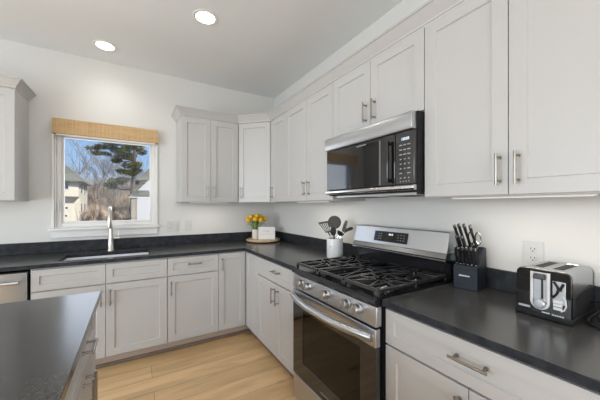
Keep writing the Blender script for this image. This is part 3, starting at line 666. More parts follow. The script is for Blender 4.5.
# ------------------------------------------------------------------ utensil crock
CX, CY, CZ = -0.183, -1.540, 0.9145
t = empty('utensil_crock', (CX, CY, CZ), 0, 'white ceramic crock holding cooking utensils left of the range', 'crock')
MB().lathe([(0, 0), (0.062, 0), (0.066, 0.004), (0.067, 0.02), (0.067, 0.155), (0.065, 0.161), (0.061, 0.161), (0.060, 0.155), (0.060, 0.012), (0, 0.012)], n=40).build('body', 'ceramic', t)
b_ = MB(); a0 = math.atan2(-0.80, -0.60) - 0.75
b_.tube([(0.0675 * math.cos(a0 + k * 0.045), 0.0675 * math.sin(a0 + k * 0.045), 0.098 + 0.003 * math.sin(k * 2.1)) for k in range(9)], 0.0011, n=5); b_.build('script', 'ink', t)
# view-facing side axis at the crock: "right" in the room, roughly along (0.79,-0.61)
RX = Vector((0.80, -0.60, 0)); FX = Vector((-0.60, -0.80, 0))
def P(r, f, z): return RX * r + FX * f + Vector((0, 0, z))
def utensil(name, label, top, foot):
    e_ = empty(name, (CX, CY, CZ + 0.013), 0, label, 'utensil', 'utensils in the crock'); return e_
# slotted turner (left)
e_ = utensil('slotted_turner', 'grey slotted turner leaning left out of the white crock', 0, 0)
MB().tube([P(0.03, 0, 0.003), P(-0.028, 0, 0.15), P(-0.06, 0, 0.205)], 0.0055, n=8).build('handle', 'steel_smooth', e_)
b_ = MB(); dirv = Vector((-0.55, 0, 0.84)); A0 = P(-0.055, 0, 0.195); up = (RX * -0.42 + Vector((0, 0, 0.86))).normalized(); sd_ = (RX * 0.96 + Vector((0, 0, 0.16))).normalized()
nr = FX * 0.0015
def plate(p0, p1, p2, p3):
    a_ = b_.verts([p0 - nr, p1 - nr, p2 - nr, p3 - nr]); c_ = b_.verts([p0 + nr, p1 + nr, p2 + nr, p3 + nr]); b_.bridge(a_, c_); b_.face(a_[::-1]); b_.face(c_)
for k in range(5):
    u0 = -1 + k * 0.44; u1 = u0 + 0.24
    plate(A0 + sd_ * u0 * 0.022 + up * 0.01, A0 + sd_ * u1 * 0.022 + up * 0.01, A0 + sd_ * u1 * 0.040 + up * 0.085, A0 + sd_ * u0 * 0.040 + up * 0.085)
plate(A0 - sd_ * 0.022, A0 + sd_ * 0.022, A0 + sd_ * 0.023 + up * 0.012, A0 - sd_ * 0.023 + up * 0.012)
plate(A0 - sd_ * 0.040 + up * 0.084, A0 + sd_ * 0.040 + up * 0.084, A0 + sd_ * 0.042 + up * 0.100, A0 - sd_ * 0.042 + up * 0.100)
b_.build('slotted_head', 'utensil_grey', e_)
# skimmer (round)
e_ = utensil('skimmer', 'dark round skimmer standing tallest in the white crock', 0, 0)
MB().tube([P(0.0, 0.02, 0.003), P(-0.005, 0.03, 0.16), P(-0.008, 0.035, 0.235)], 0.0055, n=8).build('handle', 'utensil_grey', e_)
b_ = MB(); C0 = P(-0.004, 0.04, 0.283); zz = Vector((0, 0, 1))
for rr_, rt in ((0.050, 0.0045), (0.036, 0.003), (0.022, 0.003), (0.009, 0.003)):
    b_.tube([C0 + RX * rr_ * math.cos(2 * PI * k / 24) + zz * rr_ * math.sin(2 * PI * k / 24) - FX * (0.012 * (1 - rr_ / 0.05)) for k in range(25)], rt, n=6, caps=False)
for k in range(8):
    a_ = PI * k / 8; v_ = RX * math.cos(a_) + zz * math.sin(a_); b_.tube([C0 - v_ * 0.05, C0 - FX * 0.012, C0 + v_ * 0.05], 0.0022, n=5)
b_.cyl(C0 - FX * 0.004, C0 - FX * 0.001, 0.049, n=32)
b_.build('mesh_head', 'utensil_grey', e_)
# solid spoon
e_ = utensil('serving_spoon', 'black serving spoon low in front of the skimmer in the crock', 0, 0)
MB().tube([P(-0.03, -0.02, 0.003), P(-0.012, 0.03, 0.15), P(-0.012, 0.045, 0.19)], 0.005, n=8).build('handle', 'steel_smooth', e_)
b_ = MB(); b_.lathe([(0, -0.036), (0.014, -0.030), (0.023, -0.012), (0.025, 0.008), (0.019, 0.026), (0.008, 0.034), (0, 0.036)], n=20)
o_ = b_.build('bowl', 'rubber_black', e_, loc=P(-0.014, 0.048, 0.208)); o_.rotation_euler = (0, 0, math.atan2(FX.y, FX.x)); o_.scale = (0.35, 1, 1)
# ladle (dark, right of centre)
e_ = utensil('ladle', 'black ladle with its bowl tipped right above the crock rim', 0, 0)
MB().tube([P(-0.02, 0, 0.003), P(0.02, 0.03, 0.15), P(0.032, 0.035, 0.18)], 0.005, n=8).build('handle', 'steel_smooth', e_)
b_ = MB(); b_.lathe([(0, -0.026), (0.016, -0.022), (0.029, -0.008), (0.032, 0.004), (0.029, 0.004), (0.026, -0.006), (0.014, -0.018), (0, -0.021)], n=24)
o_ = b_.build('bowl', 'rubber_black', e_, loc=P(0.046, 0.036, 0.196)); o_.rotation_euler = (0.5, 0.4, 0)
# silicone spatula, upright right
e_ = utensil('spatula', 'dark grey spatula standing upright at the right of the crock', 0, 0)
MB().tube([P(-0.01, -0.03, 0.003), P(0.045, 0, 0.16), P(0.064, 0.0, 0.205)], 0.005, n=8).build('handle', 'steel_smooth', e_)
b_ = MB().tube([P(0.060, 0, 0.195), P(0.072, 0, 0.22), P(0.086, 0, 0.26), P(0.096, 0, 0.290), P(0.099, 0, 0.298)], [0.006, 0.018, 0.021, 0.016, 0.004], n=14, flat=0.3); b_.build('head', 'utensil_grey', e_)
# tongs leaning right
e_ = utensil('tongs', 'steel tongs with black tips leaning far right out of the crock', 0, 0)
b_ = MB(); b_.tube([P(-0.01, 0.01, 0.003), P(0.048, 0.01, 0.16), P(0.07, 0.01, 0.205)], 0.006, n=8, flat=0.4); b_.tube([P(0.00, -0.01, 0.003), P(0.052, -0.01, 0.155), P(0.08, -0.01, 0.195)], 0.006, n=8, flat=0.4); b_.build('arms', 'steel_smooth', e_)
b_ = MB(); b_.tube([P(0.068, 0.01, 0.20), P(0.095, 0.01, 0.222), P(0.135, 0.01, 0.235), P(0.150, 0.01, 0.232)], [0.007, 0.018, 0.018, 0.006], n=10, flat=0.6); b_.tube([P(0.078, -0.012, 0.192), P(0.10, -0.012, 0.208), P(0.135, -0.012, 0.222), P(0.150, -0.012, 0.224)], [0.007, 0.013, 0.013, 0.005], n=10, flat=0.5); b_.build('tips', 'utensil_grey', e_)

# ------------------------------------------------------------------ knife block
KL = Vector((-0.172, -2.529)); KR = Vector((-0.158, -2.640)); kd = (KR - KL).normalized(); ka = math.atan2(kd.y, kd.x)
KB = empty('knife_block', (*KL, 0.9145), ka, 'dark navy knife block between the range and the toaster', 'knife block')
# local: x 0..0.112 across the front, y 0..0.13 towards the wall
KW = 0.112
MB().prism([(0, 0), (0, 0.118), (0.030, 0.118), (0.034, 0.130), (0.084, 0.216), (0.124, 0.207), (0.134, 0)], 'x', 0, KW).build('body', 'block_navy', KB, bevel=0.002)
b_ = MB(); 
for k in range(9): b_.box((0.028 + k * 0.0056, -0.0009, 0.066 + (0.0 if k else -0.0012)), (0.0322 + k * 0.0056, 0.0004, 0.0725 + (0.0012 if k == 0 else 0)))
b_.build('maker_mark', 'marks', KB, smooth=False)
def knife(label, x, y, z, L, group, w_=0.0075, lean=(0, -0.30, 1), st=0.012):
    e_ = empty('kitchen_knife', (KL.x + kd.x * x - kd.y * y, KL.y + kd.y * x + kd.x * y, 0.9145 + z), ka, label, 'knife', group)
    d_ = Vector(lean).normalized()
    q = Vector((0, 0, 1)).rotation_difference(d_)
    w_ = w_ * 1.25
    o_ = MB().tube([(0, 0, 0.008), (0, 0, 0.014), (0, 0.001, L * 0.35), (0, -0.001, L * 0.7), (0, 0, L - 0.012)], [w_ * 0.85, w_, w_ * 0.92, w_, w_ * 1.1], n=10, flat=0.62).build('handle', 'rubber_black', e_)
    o_.rotation_euler = q.to_euler()
    o2 = MB().tube([(0, 0, L - 0.012), (0, 0, L)], [w_ * 1.12, w_ * 1.0], n=10, flat=0.66).build('end_cap', 'steel_smooth', e_); o2.rotation_euler = q.to_euler()
    o3 = MB().box((-0.0035, -0.009, -0.004), (0.0035, 0.009, 0.009)).build('bolster', 'steel_smooth', e_, bevel=0.001); o3.rotation_euler = q.to_euler()
sk = ['leftmost', 'second from left', 'third from left', 'third from right', 'second from right', 'rightmost']
for k in range(6):
    knife('black-handled steak knife, ' + sk[k] + ' in the front row of the block', 0.0105 + k * 0.0182, 0.021, 0.122, 0.100, 'steak knives in the front row', 0.0072, (0.0, -0.30, 1))
bk = [(0.008, 0.078, 0.206, 0.134, 'leftmost of the tall back row'), (0.031, 0.078, 0.206, 0.140, 'second from left in the tall back row'), (0.056, 0.078, 0.206, 0.140, 'third from left in the tall back row'), (0.084, 0.078, 0.206, 0.136, 'rightmost of the tall back row, behind the scissors'),
      (0.026, 0.052, 0.164, 0.122, 'half a step lower, between the first two of the tall row'), (0.050, 0.052, 0.164, 0.122, 'half a step lower, between the two middle ones of the tall row')]
for x_, y_, z_, L_, wh in bk:
    knife('large black-handled knife, ' + wh, x_, y_, z_, L_, 'large knives in the knife block', 0.0085, (-0.11, -0.46, 1))
e_ = empty('kitchen_scissors', (KL.x + kd.x * 0.085 - kd.y * 0.058, KL.y + kd.y * 0.085 + kd.x * 0.058, 0.9145 + 0.175), ka, 'kitchen scissors with looped handles at the right of the knife block', 'scissors')
for sg in (-1, 1):
    b_ = MB(); c_ = Vector((0.006 + sg * 0.016, -0.030, 0.090))
    b_.tube([c_ + Vector((0.012 * math.cos(a_), -0.3 * 0.030 * math.sin(a_), 0.030 * math.sin(a_))) for a_ in [2 * PI * k / 20 for k in range(21)]], 0.0032, n=7, caps=False)
    b_.tube([c_ + Vector((0, 0.009, -0.030)), Vector((0.004, -0.008, 0.03)), Vector((0.002, 0, -0.002))], 0.0036, n=7)
    b_.build('finger_loop', 'steel_smooth' if sg > 0 else 'rubber_black', e_)

# ------------------------------------------------------------------ toaster
T0 = Vector((-0.288, -2.853)); ta = R90
FY = -0.0055
TO = empty('toaster', (*T0, 0.9145), ta, 'black and chrome two-slice toaster at the right end of the counter', 'toaster')
# local: x 0..0.165 across the control face, front towards -y, y 0..0.25 towards the wall
TW, TD, TH = 0.166, 0.262, 0.186
def rr_profile(w_, h_, r, z0, n_=6):
    p = [(0, z0), (w_, z0)]
    for k in range(n_ + 1): a_ = PI / 2 * k / n_; p.append((w_ - r + r * math.cos(a_), h_ - r + r * math.sin(a_)))
    for k in range(n_ + 1): a_ = PI / 2 * k / n_; p.append((r - r * math.sin(a_), h_ - r + r * math.cos(a_)))
    return p
b_ = MB().prism(rr_profile(TW - 0.003, TH - 0.0015, 0.022, 0.030), 'y', 0.012, TD - 0.014); b_.build('shell', 'steel', TO, loc=(0.0015, 0, 0), bevel=0.002)
b_ = MB().prism(rr_profile(TW, TH - 0.002, 0.020, 0.014), 'y', 0.0, 0.014); b_.build('front_panel', 'black_gloss', TO, bevel=0.003)
b_ = MB().prism(rr_profile(TW, TH - 0.006, 0.024, 0.014), 'y', TD - 0.014, TD); b_.build('rear_panel', 'black_gloss', TO, bevel=0.003)
b_ = MB().box((-0.004, -0.003, 0.0), (TW + 0.004, TD + 0.002, 0.022)); b_.prism([(0.016, 0.02), (TD, 0.02), (TD, 0.108), (TD * 0.8, 0.118), (TD * 0.4, 0.114), (0.03, 0.100), (0.016, 0.090)], 'x', -0.002, TW + 0.003); b_.build('base', 'black_matte', TO, bevel=0.005)
for x_ in (0.038, 0.098):
    MB().box((x_, 0.045, TH - 0.004), (x_ + 0.030, TD - 0.045, TH - 0.0008)).build('slot', 'black_matte', TO)
    b_ = MB(); frame = [(x_ - 0.004, 0.041), (x_ + 0.034, 0.041), (x_ + 0.034, TD - 0.041), (x_ - 0.004, TD - 0.041), (x_ - 0.004, 0.041)]
    b_.tube([(a_, c_, TH - 0.0012) for a_, c_ in frame], 0.002, n=6); b_.build('slot_rim', 'steel_smooth', TO)
# silver horseshoe surround with lever track and dial
b_ = MB()
pts = [(0.052, -0.003, TH - 0.012), (0.052, -0.004, 0.075)] + [(0.077 - 0.025 * math.cos(a_), -0.004, 0.062 - 0.025 * math.sin(a_)) for a_ in [PI * k / 10 for k in range(11)]] + [(0.102, -0.004, 0.075), (0.102, -0.003, TH - 0.012)]
b_.tube(pts, 0.0052, n=8); b_.build('lever_surround', 'plastic_white', TO)
MB().box((0.057, -0.002, 0.062), (0.097, 0.001, TH - 0.012)).build('lever_plate', 'plastic_silver', TO, bevel=0.001)
MB().box((0.080, -0.003, 0.075), (0.0865, -0.0015, 0.148)).build('lever_track', 'slot', TO)
MB().prism([(-0.002, TH - 0.016), (-0.018, TH - 0.020), (-0.020, TH - 0.036), (-0.002, TH - 0.040)], 'x', 0.060, 0.094).build('lever', 'utensil_grey', TO, bevel=0.003)
MB().lathe([(0, 0), (0.019, 0), (0.018, 0.010), (0.014, 0.014), (0, 0.015)], n=24).build('dial', 'plastic_silver', TO, loc=(0.077, -0.004, 0.056), rot=(PI / 2, 0, 0))
MB().box((0.113, -0.003, 0.066), (0.150, 0.001, 0.150)).build('instruction_window', 'plastic_silver', TO, bevel=0.002)
b_ = MB()
b_.tube([(0.117 + 0.013 * math.sin(k * 0.42), -0.005, 0.148 - k * 0.0075) for k in range(9)], 0.0042, n=8); b_.tube([(0.140 + 0.004 * math.cos(k * 0.7), -0.005, 0.146 - k * 0.006) for k in range(6)], 0.0045, n=8); b_.build('button_guard', 'black_gloss', TO)
b_ = MB().tube([(0.143, -0.004, 0.100), (0.150, -0.004, 0.088), (0.152, -0.004, 0.066), (0.147, -0.004, 0.050), (0.138, -0.004, 0.043)], 0.0024, n=8); b_.build('guard_rim', 'plastic_white', TO)
for k in range(3): MB().box((0.117, -0.010, 0.046 + k * 0.0125), (0.142, -0.001, 0.056 + k * 0.0125)).build('button', 'plastic_white', TO, bevel=0.0015)
MB().box((0.008, -0.0016, 0.030), (0.045, 0.0005, 0.0375)).build('badge', 'plastic_silver', TO)
b_ = MB()
for x_, w_, z_ in ((0.083, 0.0045, 0.0225), (0.089, 0.0045, 0.0225), (0.095, 0.0045, 0.0225), (0.101, 0.0045, 0.0225), (0.112, 0.005, 0.0215), (0.119, 0.005, 0.0215), (0.126, 0.005, 0.0215), (0.133, 0.005, 0.0215), (0.140, 0.005, 0.0215)):
    b_.box((x_, -0.0036, z_), (x_ + w_, -0.002, z_ + 0.0045))
b_.build('lettering', 'marks', TO, smooth=False)
cb = MB(); pts = []
def T(x, y, z): return (x, y, z)
cp = [(0.16, 0.20, 0.05), (0.195, 0.19, 0.06), (0.235, 0.15, 0.05), (0.27, 0.10, 0.022), (0.25, 0.05, 0.006), (0.20, 0.06, 0.006), (0.185, 0.11, 0.012), (0.215, 0.16, 0.045), (0.26, 0.17, 0.055), (0.285, 0.12, 0.03), (0.27, 0.07, 0.012), (0.225, 0.085, 0.014), (0.21, 0.13, 0.03), (0.25, 0.18, 0.04), (0.30, 0.16, 0.03), (0.315, 0.11, 0.008)]
def catmull(p, n_=6):
    o_ = []; p = [Vector(q) for q in p]; p = [p[0]] + p + [p[-1]]
    for i in range(1, len(p) - 2):
        for k in range(n_):
            t_ = k / n_; a_, b0, c_, d_ = p[i - 1], p[i], p[i + 1], p[i + 2]
            o_.append(0.5 * ((2 * b0) + (-a_ + c_) * t_ + (2 * a_ - 5 * b0 + 4 * c_ - d_) * t_ ** 2 + (-a_ + 3 * b0 - 3 * c_ + d_) * t_ ** 3))
    o_.append(p[-2]); return o_
cb.tube(catmull(cp), 0.0042, n=8); cd_ = cb.build('cord', 'rubber_black', TO)
MB().box((0.300, 0.075, 0.001), (0.325, 0.115, 0.020)).build('plug', 'rubber_black', cd_, bevel=0.004)

# ------------------------------------------------------------------ outlets and switches
def plate(name, label, cat, loc, rotz, w_, h_, kinds):
    t = empty(name, loc, rotz, label, cat)
    MB().box((-w_ / 2, -0.006, -h_ / 2), (w_ / 2, 0.0, h_ / 2)).build('cover_plate', 'plate', t, bevel=0.002)
    for cx_, kd_ in kinds:
        if kd_ == 'outlet':
            for dz in (0.021, -0.021):
                b_ = MB(); b_.cyl((cx_, -0.0055, dz), (cx_, -0.0085, dz), 0.0165, n=24); r_ = b_.build('receptacle', 'plate', t)
                b_ = MB(); b_.box((cx_ - 0.0085, -0.0092, dz - 0.001), (cx_ - 0.0060, -0.0084, dz + 0.008)); b_.box((cx_ + 0.0060, -0.0092, dz - 0.001), (cx_ + 0.0085, -0.0084, dz + 0.008)); b_.cyl((cx_, -0.0084, dz - 0.008), (cx_, -0.0092, dz - 0.008), 0.0028, n=10); b_.build('pin_slots', 'slot', r_)
        else:
            MB().prism([(-0.0055, -0.033), (-0.007, -0.033), (-0.0115, 0.030), (-0.0055, 0.033)], 'x', cx_ - 0.0165, cx_ + 0.0165).build('rocker', 'plate', t, bevel=0.001)
    return t
plate('wall_outlet', 'white two-gang plate with outlet and switch, right of the window sill', 'outlet', (-1.249, -0.0005, 1.122), 0, 0.118, 0.118, [(-0.023, 'outlet'), (0.023, 'switch')])
plate('light_switch', 'white single rocker switch plate on the back wall, right of the two-gang plate', 'switch', (-1.087, -0.0005, 1.124), 0, 0.072, 0.118, [(0, 'switch')])
plate('wall_outlet', 'white duplex outlet on the right wall behind the toaster', 'outlet', (-0.0005, -2.812, 1.117), R90, 0.080, 0.122, [(0, 'outlet')])

# ------------------------------------------------------------------ recessed lights
def downlight(label, x, y):
    t = empty('recessed_light', (x, y, H), 0, label, 'ceiling light', 'recessed ceiling lights')
    MB().lathe([(0.070, -0.004), (0.088, -0.006), (0.094, -0.0005), (0.070, -0.0005)], n=36).build('trim_ring', 'trim_white', t)
    MB().lathe([(0, -0.003), (0.0695, -0.003), (0.0695, -0.0006), (0, -0.0006)], n=36).build('lens', 'lamp', t)
    ld = bpy.data.lights.new('downlight_lamp', 'SPOT'); ld.energy = 7.5; ld.spot_size = math.radians(150); ld.spot_blend = 1.0; ld.shadow_soft_size = 0.06; ld.color = (1, 0.96, 0.91)
    l_ = bpy.data.objects.new('downlight_lamp', ld); COL.objects.link(l_); l_.location = (0, 0, -0.03); l_.parent = t
downlight('round recessed ceiling light nearest the window wall', -1.845, -0.331)
downlight('round recessed ceiling light nearer the camera, above the floor aisle', -1.153, -1.181)

# under-cabinet light strips
def strip(label, loc, rotz, L):
    t = empty('under_cabinet_light', loc, rotz, label, 'light')
    MB().box((0, -0.012, -0.006), (L, 0.012, -0.0003)).build('housing', 'plastic_white', t)
    MB().box((0.01, -0.008, -0.0078), (L - 0.01, 0.008, -0.0062)).build('diffuser', 'led', t)
    ld = bpy.data.lights.new('strip_lamp', 'AREA'); ld.shape = 'RECTANGLE'; ld.size = L; ld.size_y = 0.02; ld.energy = 2.2 * L; ld.color = (1, 0.90, 0.77)
    l_ = bpy.data.objects.new('strip_lamp', ld); COL.objects.link(l_); l_.location = (L / 2, 0, -0.014); l_.parent = t
strip('slim light strip under the wall cabinet right of the window', (-1.12, -0.27, UZ), 0, 0.42)
strip('slim light strip under the tall cabinet left of the microwave', (-0.27, -1.08, UZ), R90, 0.5)
strip('slim light strip under the large cabinet right of the microwave', (-0.27, -2.58, UZ), R90, 0.5)

# ------------------------------------------------------------------ outdoors
b_ = MB(); NX, NY = 36, 22; grid = []
for j in range(NY + 1):
    row = []
    for i in range(NX + 1):
        x_ = -75 + 130 * i / NX; y_ = 1.5 + 110 * j / NY
        h_ = -1.0 + (0 if y_ < 52 else 7.5 * (1 - math.exp(-((y_ - 52) / 26.0) ** 1.5))) + (random.uniform(-.15, .15) if y_ > 20 else 0)
        row.append(b_.bm.verts.new((x_, y_, h_)))
    grid.append(row)
for j in range(NY):
    for i in range(NX): b_.face([grid[j][i], grid[j][i + 1], grid[j + 1][i + 1], grid[j + 1][i]])
g_ = b_.build('hillside', 'earth'); tag(g_, kind='structure')
tag(MB().box((-75, -90, -1.1), (55, 1.5, -1.0)).build('ground', 'grass_winter', smooth=False), kind='structure')

def house(name, label, x0, x1, y0, y1, z0, ez, rh, wallm, jetty=None):
    t = empty(name, ((x0 + x1) / 2, (y0 + y1) / 2, z0), 0, label, 'house')
    cx_, cy_ = t.location.x, t.location.y
    b_ = MB()
    if jetty:
        b_.box((x0 - cx_, y0 - cy_, jetty - z0), (x1 - cx_, y1 - cy_, ez - z0)); b_.box((x0 - cx_, y0 + 1.0 - cy_, 0), (x1 - cx_, y1 - cy_, jetty - z0))
    else: b_.box((x0 - cx_, y0 - cy_, 0), (x1 - cx_, y1 - cy_, ez - z0))
    b_.build('walls', wallm, t, smooth=False)
    o_ = 0.55; b_ = MB(); e_ = ez - z0
    a_ = b_.verts([(x0 - o_ - cx_, y0 - o_ - cy_, e_), (x1 + o_ - cx_, y0 - o_ - cy_, e_), (x1 + o_ - cx_, y1 + o_ - cy_, e_), (x0 - o_ - cx_, y1 + o_ - cy_, e_)])
    half = (y1 - y0) / 2
    rdg = b_.verts([(x0 + half - cx_, 0, e_ + rh), (x1 - half - cx_, 0, e_ + rh)])
    b_.face([a_[0], a_[1], rdg[1], rdg[0]]); b_.face([a_[1], a_[2], rdg[1]]); b_.face([a_[2], a_[3], rdg[0], rdg[1]]); b_.face([a_[3], a_[0], rdg[0]]); b_.face(a_[::-1])
    b_.build('roof', 'shingle', t, smooth=False)
    b_ = MB(); b_.box((x0 - o_ - cx_, y0 - o_ - 0.05 - cy_, e_ - 0.16), (x1 + o_ + 0.05 - cx_, y0 - o_ - cy_, e_ + 0.02)); b_.box((x1 + o_ - cx_, y0 - o_ - cy_, e_ - 0.16), (x1 + o_ + 0.05 - cx_, y1 + o_ - cy_, e_ + 0.02)); b_.build('fascia', 'fascia', t, smooth=False)
    return t, cx_, cy_
t, cx_, cy_ = house('neighbour_house', 'cream two-storey house with grey-green hip roof seen at the left of the window', -20.0, -8.45, 47.3, 56.3, -1.0, 4.95, 5.0, 'siding', 2.75)
def owin(t, x_, y_, z_, w_, h_, face='y'):
    b_ = MB(); g_ = MB()
    if face == 'y': b_.box((x_ - w_ / 2 - .08, y_ - 0.06, z_ - h_ / 2 - .08), (x_ + w_ / 2 + .08, y_ - 0.01, z_ + h_ / 2 + .08)); g_.box((x_ - w_ / 2, y_ - 0.09, z_ - h_ / 2), (x_ + w_ / 2, y_ - 0.061, z_ + h_ / 2))
    else: b_.box((x_ + 0.01, y_ - w_ / 2 - .1, z_ - h_ / 2 - .08), (x_ + 0.06, y_ + w_ / 2 + .1, z_ + h_ / 2 + .08)); g_.box((x_ + 0.061, y_ - w_ / 2, z_ - h_ / 2), (x_ + 0.09, y_ + w_ / 2, z_ + h_ / 2))
    f_ = b_.build('window', 'trim_white', t, smooth=False); g_.build('pane', 'black_gloss', f_, smooth=False)
owin(t, -9.95 - cx_, 47.3 - cy_, 4.35 + 1.0, 0.75, 1.0); owin(t, -12.6 - cx_, 47.3 - cy_, 4.2 + 1.0, 0.9, 1.2)
for y_ in (49.5, 52.6): owin(t, -8.45 - cx_, y_ - cy_, 4.0 + 1.0, 0.9, 1.3, 'x'); owin(t, -8.45 - cx_, y_ - cy_, 1.1 + 1.0, 0.9, 1.3, 'x')
b_ = MB().box((-10.9 - cx_, 48.3 - 0.08 - cy_, 0.1), (-9.2 - cx_, 48.3 - 0.01 - cy_, 3.2)); gd = b_.build('garage_door', 'siding', t, smooth=False)
b_ = MB().box((-10.1 - cx_, 48.3 - 0.11 - cy_, 2.0), (-9.8 - cx_, 48.3 - 0.081 - cy_, 2.22)); b_.box((-10.2 - cx_, 48.3 - 0.11 - cy_, 0.85), (-9.9 - cx_, 48.3 - 0.081 - cy_, 1.05)); b_.build('door_panes', 'black_gloss', gd, smooth=False)

# right neighbour: white gable wall with low porch in front
def ray(u, v, dep):
    r_ = (u - 298.6) / 275.63; z_ = -(v - 206.29) / 275.63; s_, c_ = math.sin(0.5398), math.cos(0.5398)
    return Vector((-1.6264 + dep * (s_ + r_ * c_), -3.3603 + dep * (c_ - r_ * s_), 1.3416 + dep * z_))
t = empty('neighbour_house', (3.0, 29.0, -1.0), 0, 'white house with a sloping gable edge at the right of the window', 'house')
pe = ray(137.0, 191.0, 26.5); pk = ray(150.0, 178.5, 26.5)
slope = (pk.z - pe.z) / (pk.x - pe.x); xl = pe.x; zl = pe.z; yw = pe.y; wd_ = 9.0; zr = zl + slope * wd_ / 2
o0 = Vector((3.0, 29.0, -1.0))
MB().prism([(xl - 3.0, 0), (xl + wd_ - 3.0, 0), (xl + wd_ - 3.0, zl + 1.0), (xl + wd_ / 2 - 3.0, zr + 1.0), (xl - 3.0, zl + 1.0)], 'y', yw - 29.0, yw - 29.0 + 9).build('walls', 'siding_white', t, smooth=False)
b_ = MB()
for sg in (0, 1):
    a0_ = (xl - 0.5 if not sg else xl + wd_ + 0.5, zl - 0.5 * slope); a1_ = (xl + wd_ / 2, zr)
    b_.prism([(a0_[0] - 3, a0_[1] + 1.0 + 0.01), (a1_[0] - 3, a1_[1] + 1.0 + 0.01), (a1_[0] - 3, a1_[1] + 1.16), (a0_[0] - 3, a0_[1] + 1.16)], 'y', yw - 29.0 - 0.15, yw - 29 + 9.2)
b_.build('roof', 'shingle', t, smooth=False)
b_ = MB().box((xl + 0.3 - 3, yw - 29 - 0.03, 4.2), (xl + 0.32 - 3, yw - 29 - 0.01, 4.22)); b_.build('gable_vent', 'siding_white', t)
# taller roof behind it
q0 = ray(140, 181, 40)
t, cx_, cy_ = house('neighbour_house', 'house behind the white gable, only its grey-green roof showing', q0.x, q0.x + 14, q0.y, q0.y + 9, -1.0, 5.1, 5.6, 'siding')
# porch
pl = ray(131.3, 197, 22); pr_ = ray(136.8, 197, 22)
t = empty('porch', ((pl.x + pr_.x) / 2, pl.y, -1.0), 0, 'low porch with a tan square post in front of the white house', 'porch')
pw = (pr_.x - pl.x) / 2
MB().box((-pw, -pw, 0), (pw, pw, 3.02)).build('post', 'post', t, smooth=False)
b_ = MB().box((-pw - 0.1, -pw - 0.1, 3.02), (1.6, pw + 0.2, 3.20)); b_.build('beam', 'trim_white', t, smooth=False)
MB().prism([(-pw - 0.25, 3.2), (1.7, 3.2), (0.95, 3.62), (0.3, 3.62)], 'y', -pw - 0.2, 2.2).build('roof', 'shingle', t, smooth=False)

# trees
def branch(b_, p, d_, L, r, lvl, maxl):
    n_ = 4; pts = [p]; q = p.copy(); dd = d_.copy()
    for k in range(n_):
        dd = (dd + Vector((random.uniform(-.13, .13), random.uniform(-.13, .13), random.uniform(-.03, .10)))).normalized(); q = q + dd * (L / n_); pts.append(q.copy())
    b_.tube(pts, [max(0.014, r * (1 - 0.14 * k)) for k in range(n_ + 1)], n=3 if lvl > 2 else 5)
    if lvl >= maxl: return
    for k in range((3 if lvl < 3 else 4) if lvl else 9):
        i = random.randint(1 if lvl else 1, n_); a_ = random.uniform(0, 2 * PI); sp = random.uniform(0.45, 0.9)
        nd = (dd + Vector((math.cos(a_), math.sin(a_), 0.25)) * sp).normalized()
        branch(b_, pts[i], nd, L * random.uniform(0.5, 0.72), r * 0.5, lvl + 1, maxl)
bt = [(66, 45, 9.8, 'left of the cream house roof, against the sky'), (78, 60, 12.0, 'rising behind the cream house'), (95, 52, 9.5, 'right of the cream house'), (104, 58, 11.0, 'between the cream house and the pine'),
      (112, 49, 9.0, 'just left of the pine trunk'), (121, 56, 10.5, 'left behind the pine trunk'), (128, 62, 10.5, 'directly behind the pine'), (146, 48, 10.0, 'behind the roof at the right of the window')]
for u, dep, ht, wh in bt:
    p = ray(u, 206, dep); gz = -1.0 + (0 if p.y < 52 else 7.5 * (1 - math.exp(-((p.y - 52) / 26.0) ** 1.5)))
    t = empty('bare_tree', (p.x, p.y, gz - 0.2), 0, 'leafless tree ' + wh, 'tree', 'bare trees outside the window')
    b_ = MB(); branch(b_, Vector((0, 0, 0)), Vector((0, 0, 1)), ht * 0.62, 0.13, 0, 4); b_.build('branches', 'twig', t)
# pine
pp = ray(133, 206, 32); PT = empty('pine_tree', (pp.x, pp.y, -1.2), 0, 'tall pine with layered green boughs right of centre in the window', 'tree')
base = Vector((pp.x, pp.y, -1.2)); trunk_px = [(133, 222), (133, 205), (132.5, 190), (133.5, 175), (134.5, 160), (134.5, 147), (133.5, 132), (133, 118)]
tp = [ray(u, v, 32) - base for u, v in trunk_px]; tp[0].z = 0
MB().tube(tp, [0.28, 0.26, 0.24, 0.21, 0.17, 0.14, 0.10, 0.04], n=8).build('trunk', 'bark', PT)
clus = [(93, 148.5, 6, 2.0), (101, 147, 6, 2.2), (110, 147, 6, 2.4), (97, 153.5, 5, 1.8), (105, 154, 6, 1.8), (117, 151, 6, 2.4), (124, 156, 8, 3.2), (130, 155.5, 6, 3), (117, 161, 5, 2.4), (127, 149, 5, 3), (137, 146, 6, 4), (141, 152, 5, 3), (134, 140, 9, 4),
        (122, 142, 9, 3), (112, 139, 6, 2), (108, 142, 4, 1.5), (129, 166, 6, 2.6), (136, 165, 5, 3), (122, 171.5, 5, 2.4), (131, 173, 6, 2.6), (137, 171, 4, 2.5), (109, 185, 5, 2.8), (116, 182, 7, 3.2), (124, 180, 5, 2.4), (113, 187, 4, 2.0),
        (133, 130, 9, 4), (125, 124, 8, 3), (140, 122, 7, 3), (134, 113, 6, 4), (86, 139, 3, 1.2)]
fb = MB(); bb = MB(); up_px = 32 / 275.63
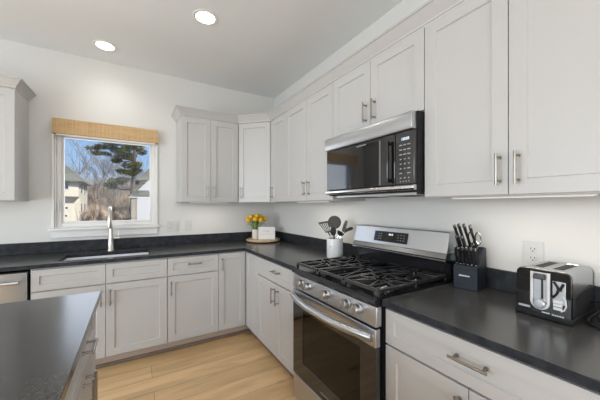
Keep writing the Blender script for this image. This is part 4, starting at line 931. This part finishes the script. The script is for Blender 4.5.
for u, v, ru, rv in clus:
    dpt = 32 + random.uniform(-2.0, 2.0)
    c_ = ray(u, v, dpt) - base; A_ = ru * up_px; B_ = rv * up_px
    at = min(tp, key=lambda q: abs(q.z - (c_.z - 0.2))) ; bb.tube([at, (at + c_) / 2 + Vector((0, 0, -0.15)), c_], [0.07, 0.05, 0.025], n=5)
    n_ = int(55 * ru * rv / 8) + 40
    for k in range(n_):
        while True:
            x_, y_, z_ = random.uniform(-1, 1), random.uniform(-1, 1), random.uniform(-1, 1)
            if x_ * x_ + y_ * y_ + z_ * z_ < 1.3: break
        q = c_ + Vector((x_ * A_, y_ * A_ * 1.1, z_ * B_))
        for j in range(3):
            d_ = Vector((random.uniform(-1, 1), random.uniform(-1, 1), random.uniform(-.2, .9))).normalized() * random.uniform(0.18, 0.38)
            s_ = d_.cross(Vector((random.random(), random.random(), random.random()))).normalized() * 0.035
            fb.face(fb.verts([q - s_, q + s_, q + d_]))
fb.build('foliage', 'needles', PT, smooth=False); bb.build('boughs', 'bark', PT)
# brown thicket at the wood's edge: too many stems to count
b_ = MB()
for k in range(4200):
    u = random.uniform(60, 170) if k < 2600 else random.uniform(84, 140); dep = random.uniform(50, 74) if k < 2600 else random.uniform(40, 52); p = ray(u, 206, dep)
    gz = -1.0 + (0 if p.y < 52 else 7.5 * (1 - math.exp(-((p.y - 52) / 26.0) ** 1.5))); h_ = (random.uniform(1.2, 5.2) if k < 2600 else random.uniform(0.6, 2.6)) * (1 if random.random() < .8 else 1.5)
    p.z = gz - 0.1; tl = Vector((random.uniform(-.5, .5), random.uniform(-.5, .5), h_))
    s_ = random.uniform(0.03, 0.09)
    for j in range(4):
        q = p + Vector((random.uniform(-.6, .6), random.uniform(-.6, .6), 0)); e2 = q + tl * random.uniform(.5, 1) + Vector((random.uniform(-.7, .7), 0, 0))
        a_ = b_.verts([q + Vector((s_, 0, 0)), q + Vector((-s_ / 2, s_, 0)), q + Vector((-s_ / 2, -s_, 0))]); t_ = b_.bm.verts.new(e2)
        for i in range(3): b_.face([a_[i], a_[(i + 1) % 3], t_])
tag(b_.build('thicket', 'brush', smooth=False), 'brown leafless undergrowth at the edge of the wood behind the houses', 'undergrowth', kind='stuff')
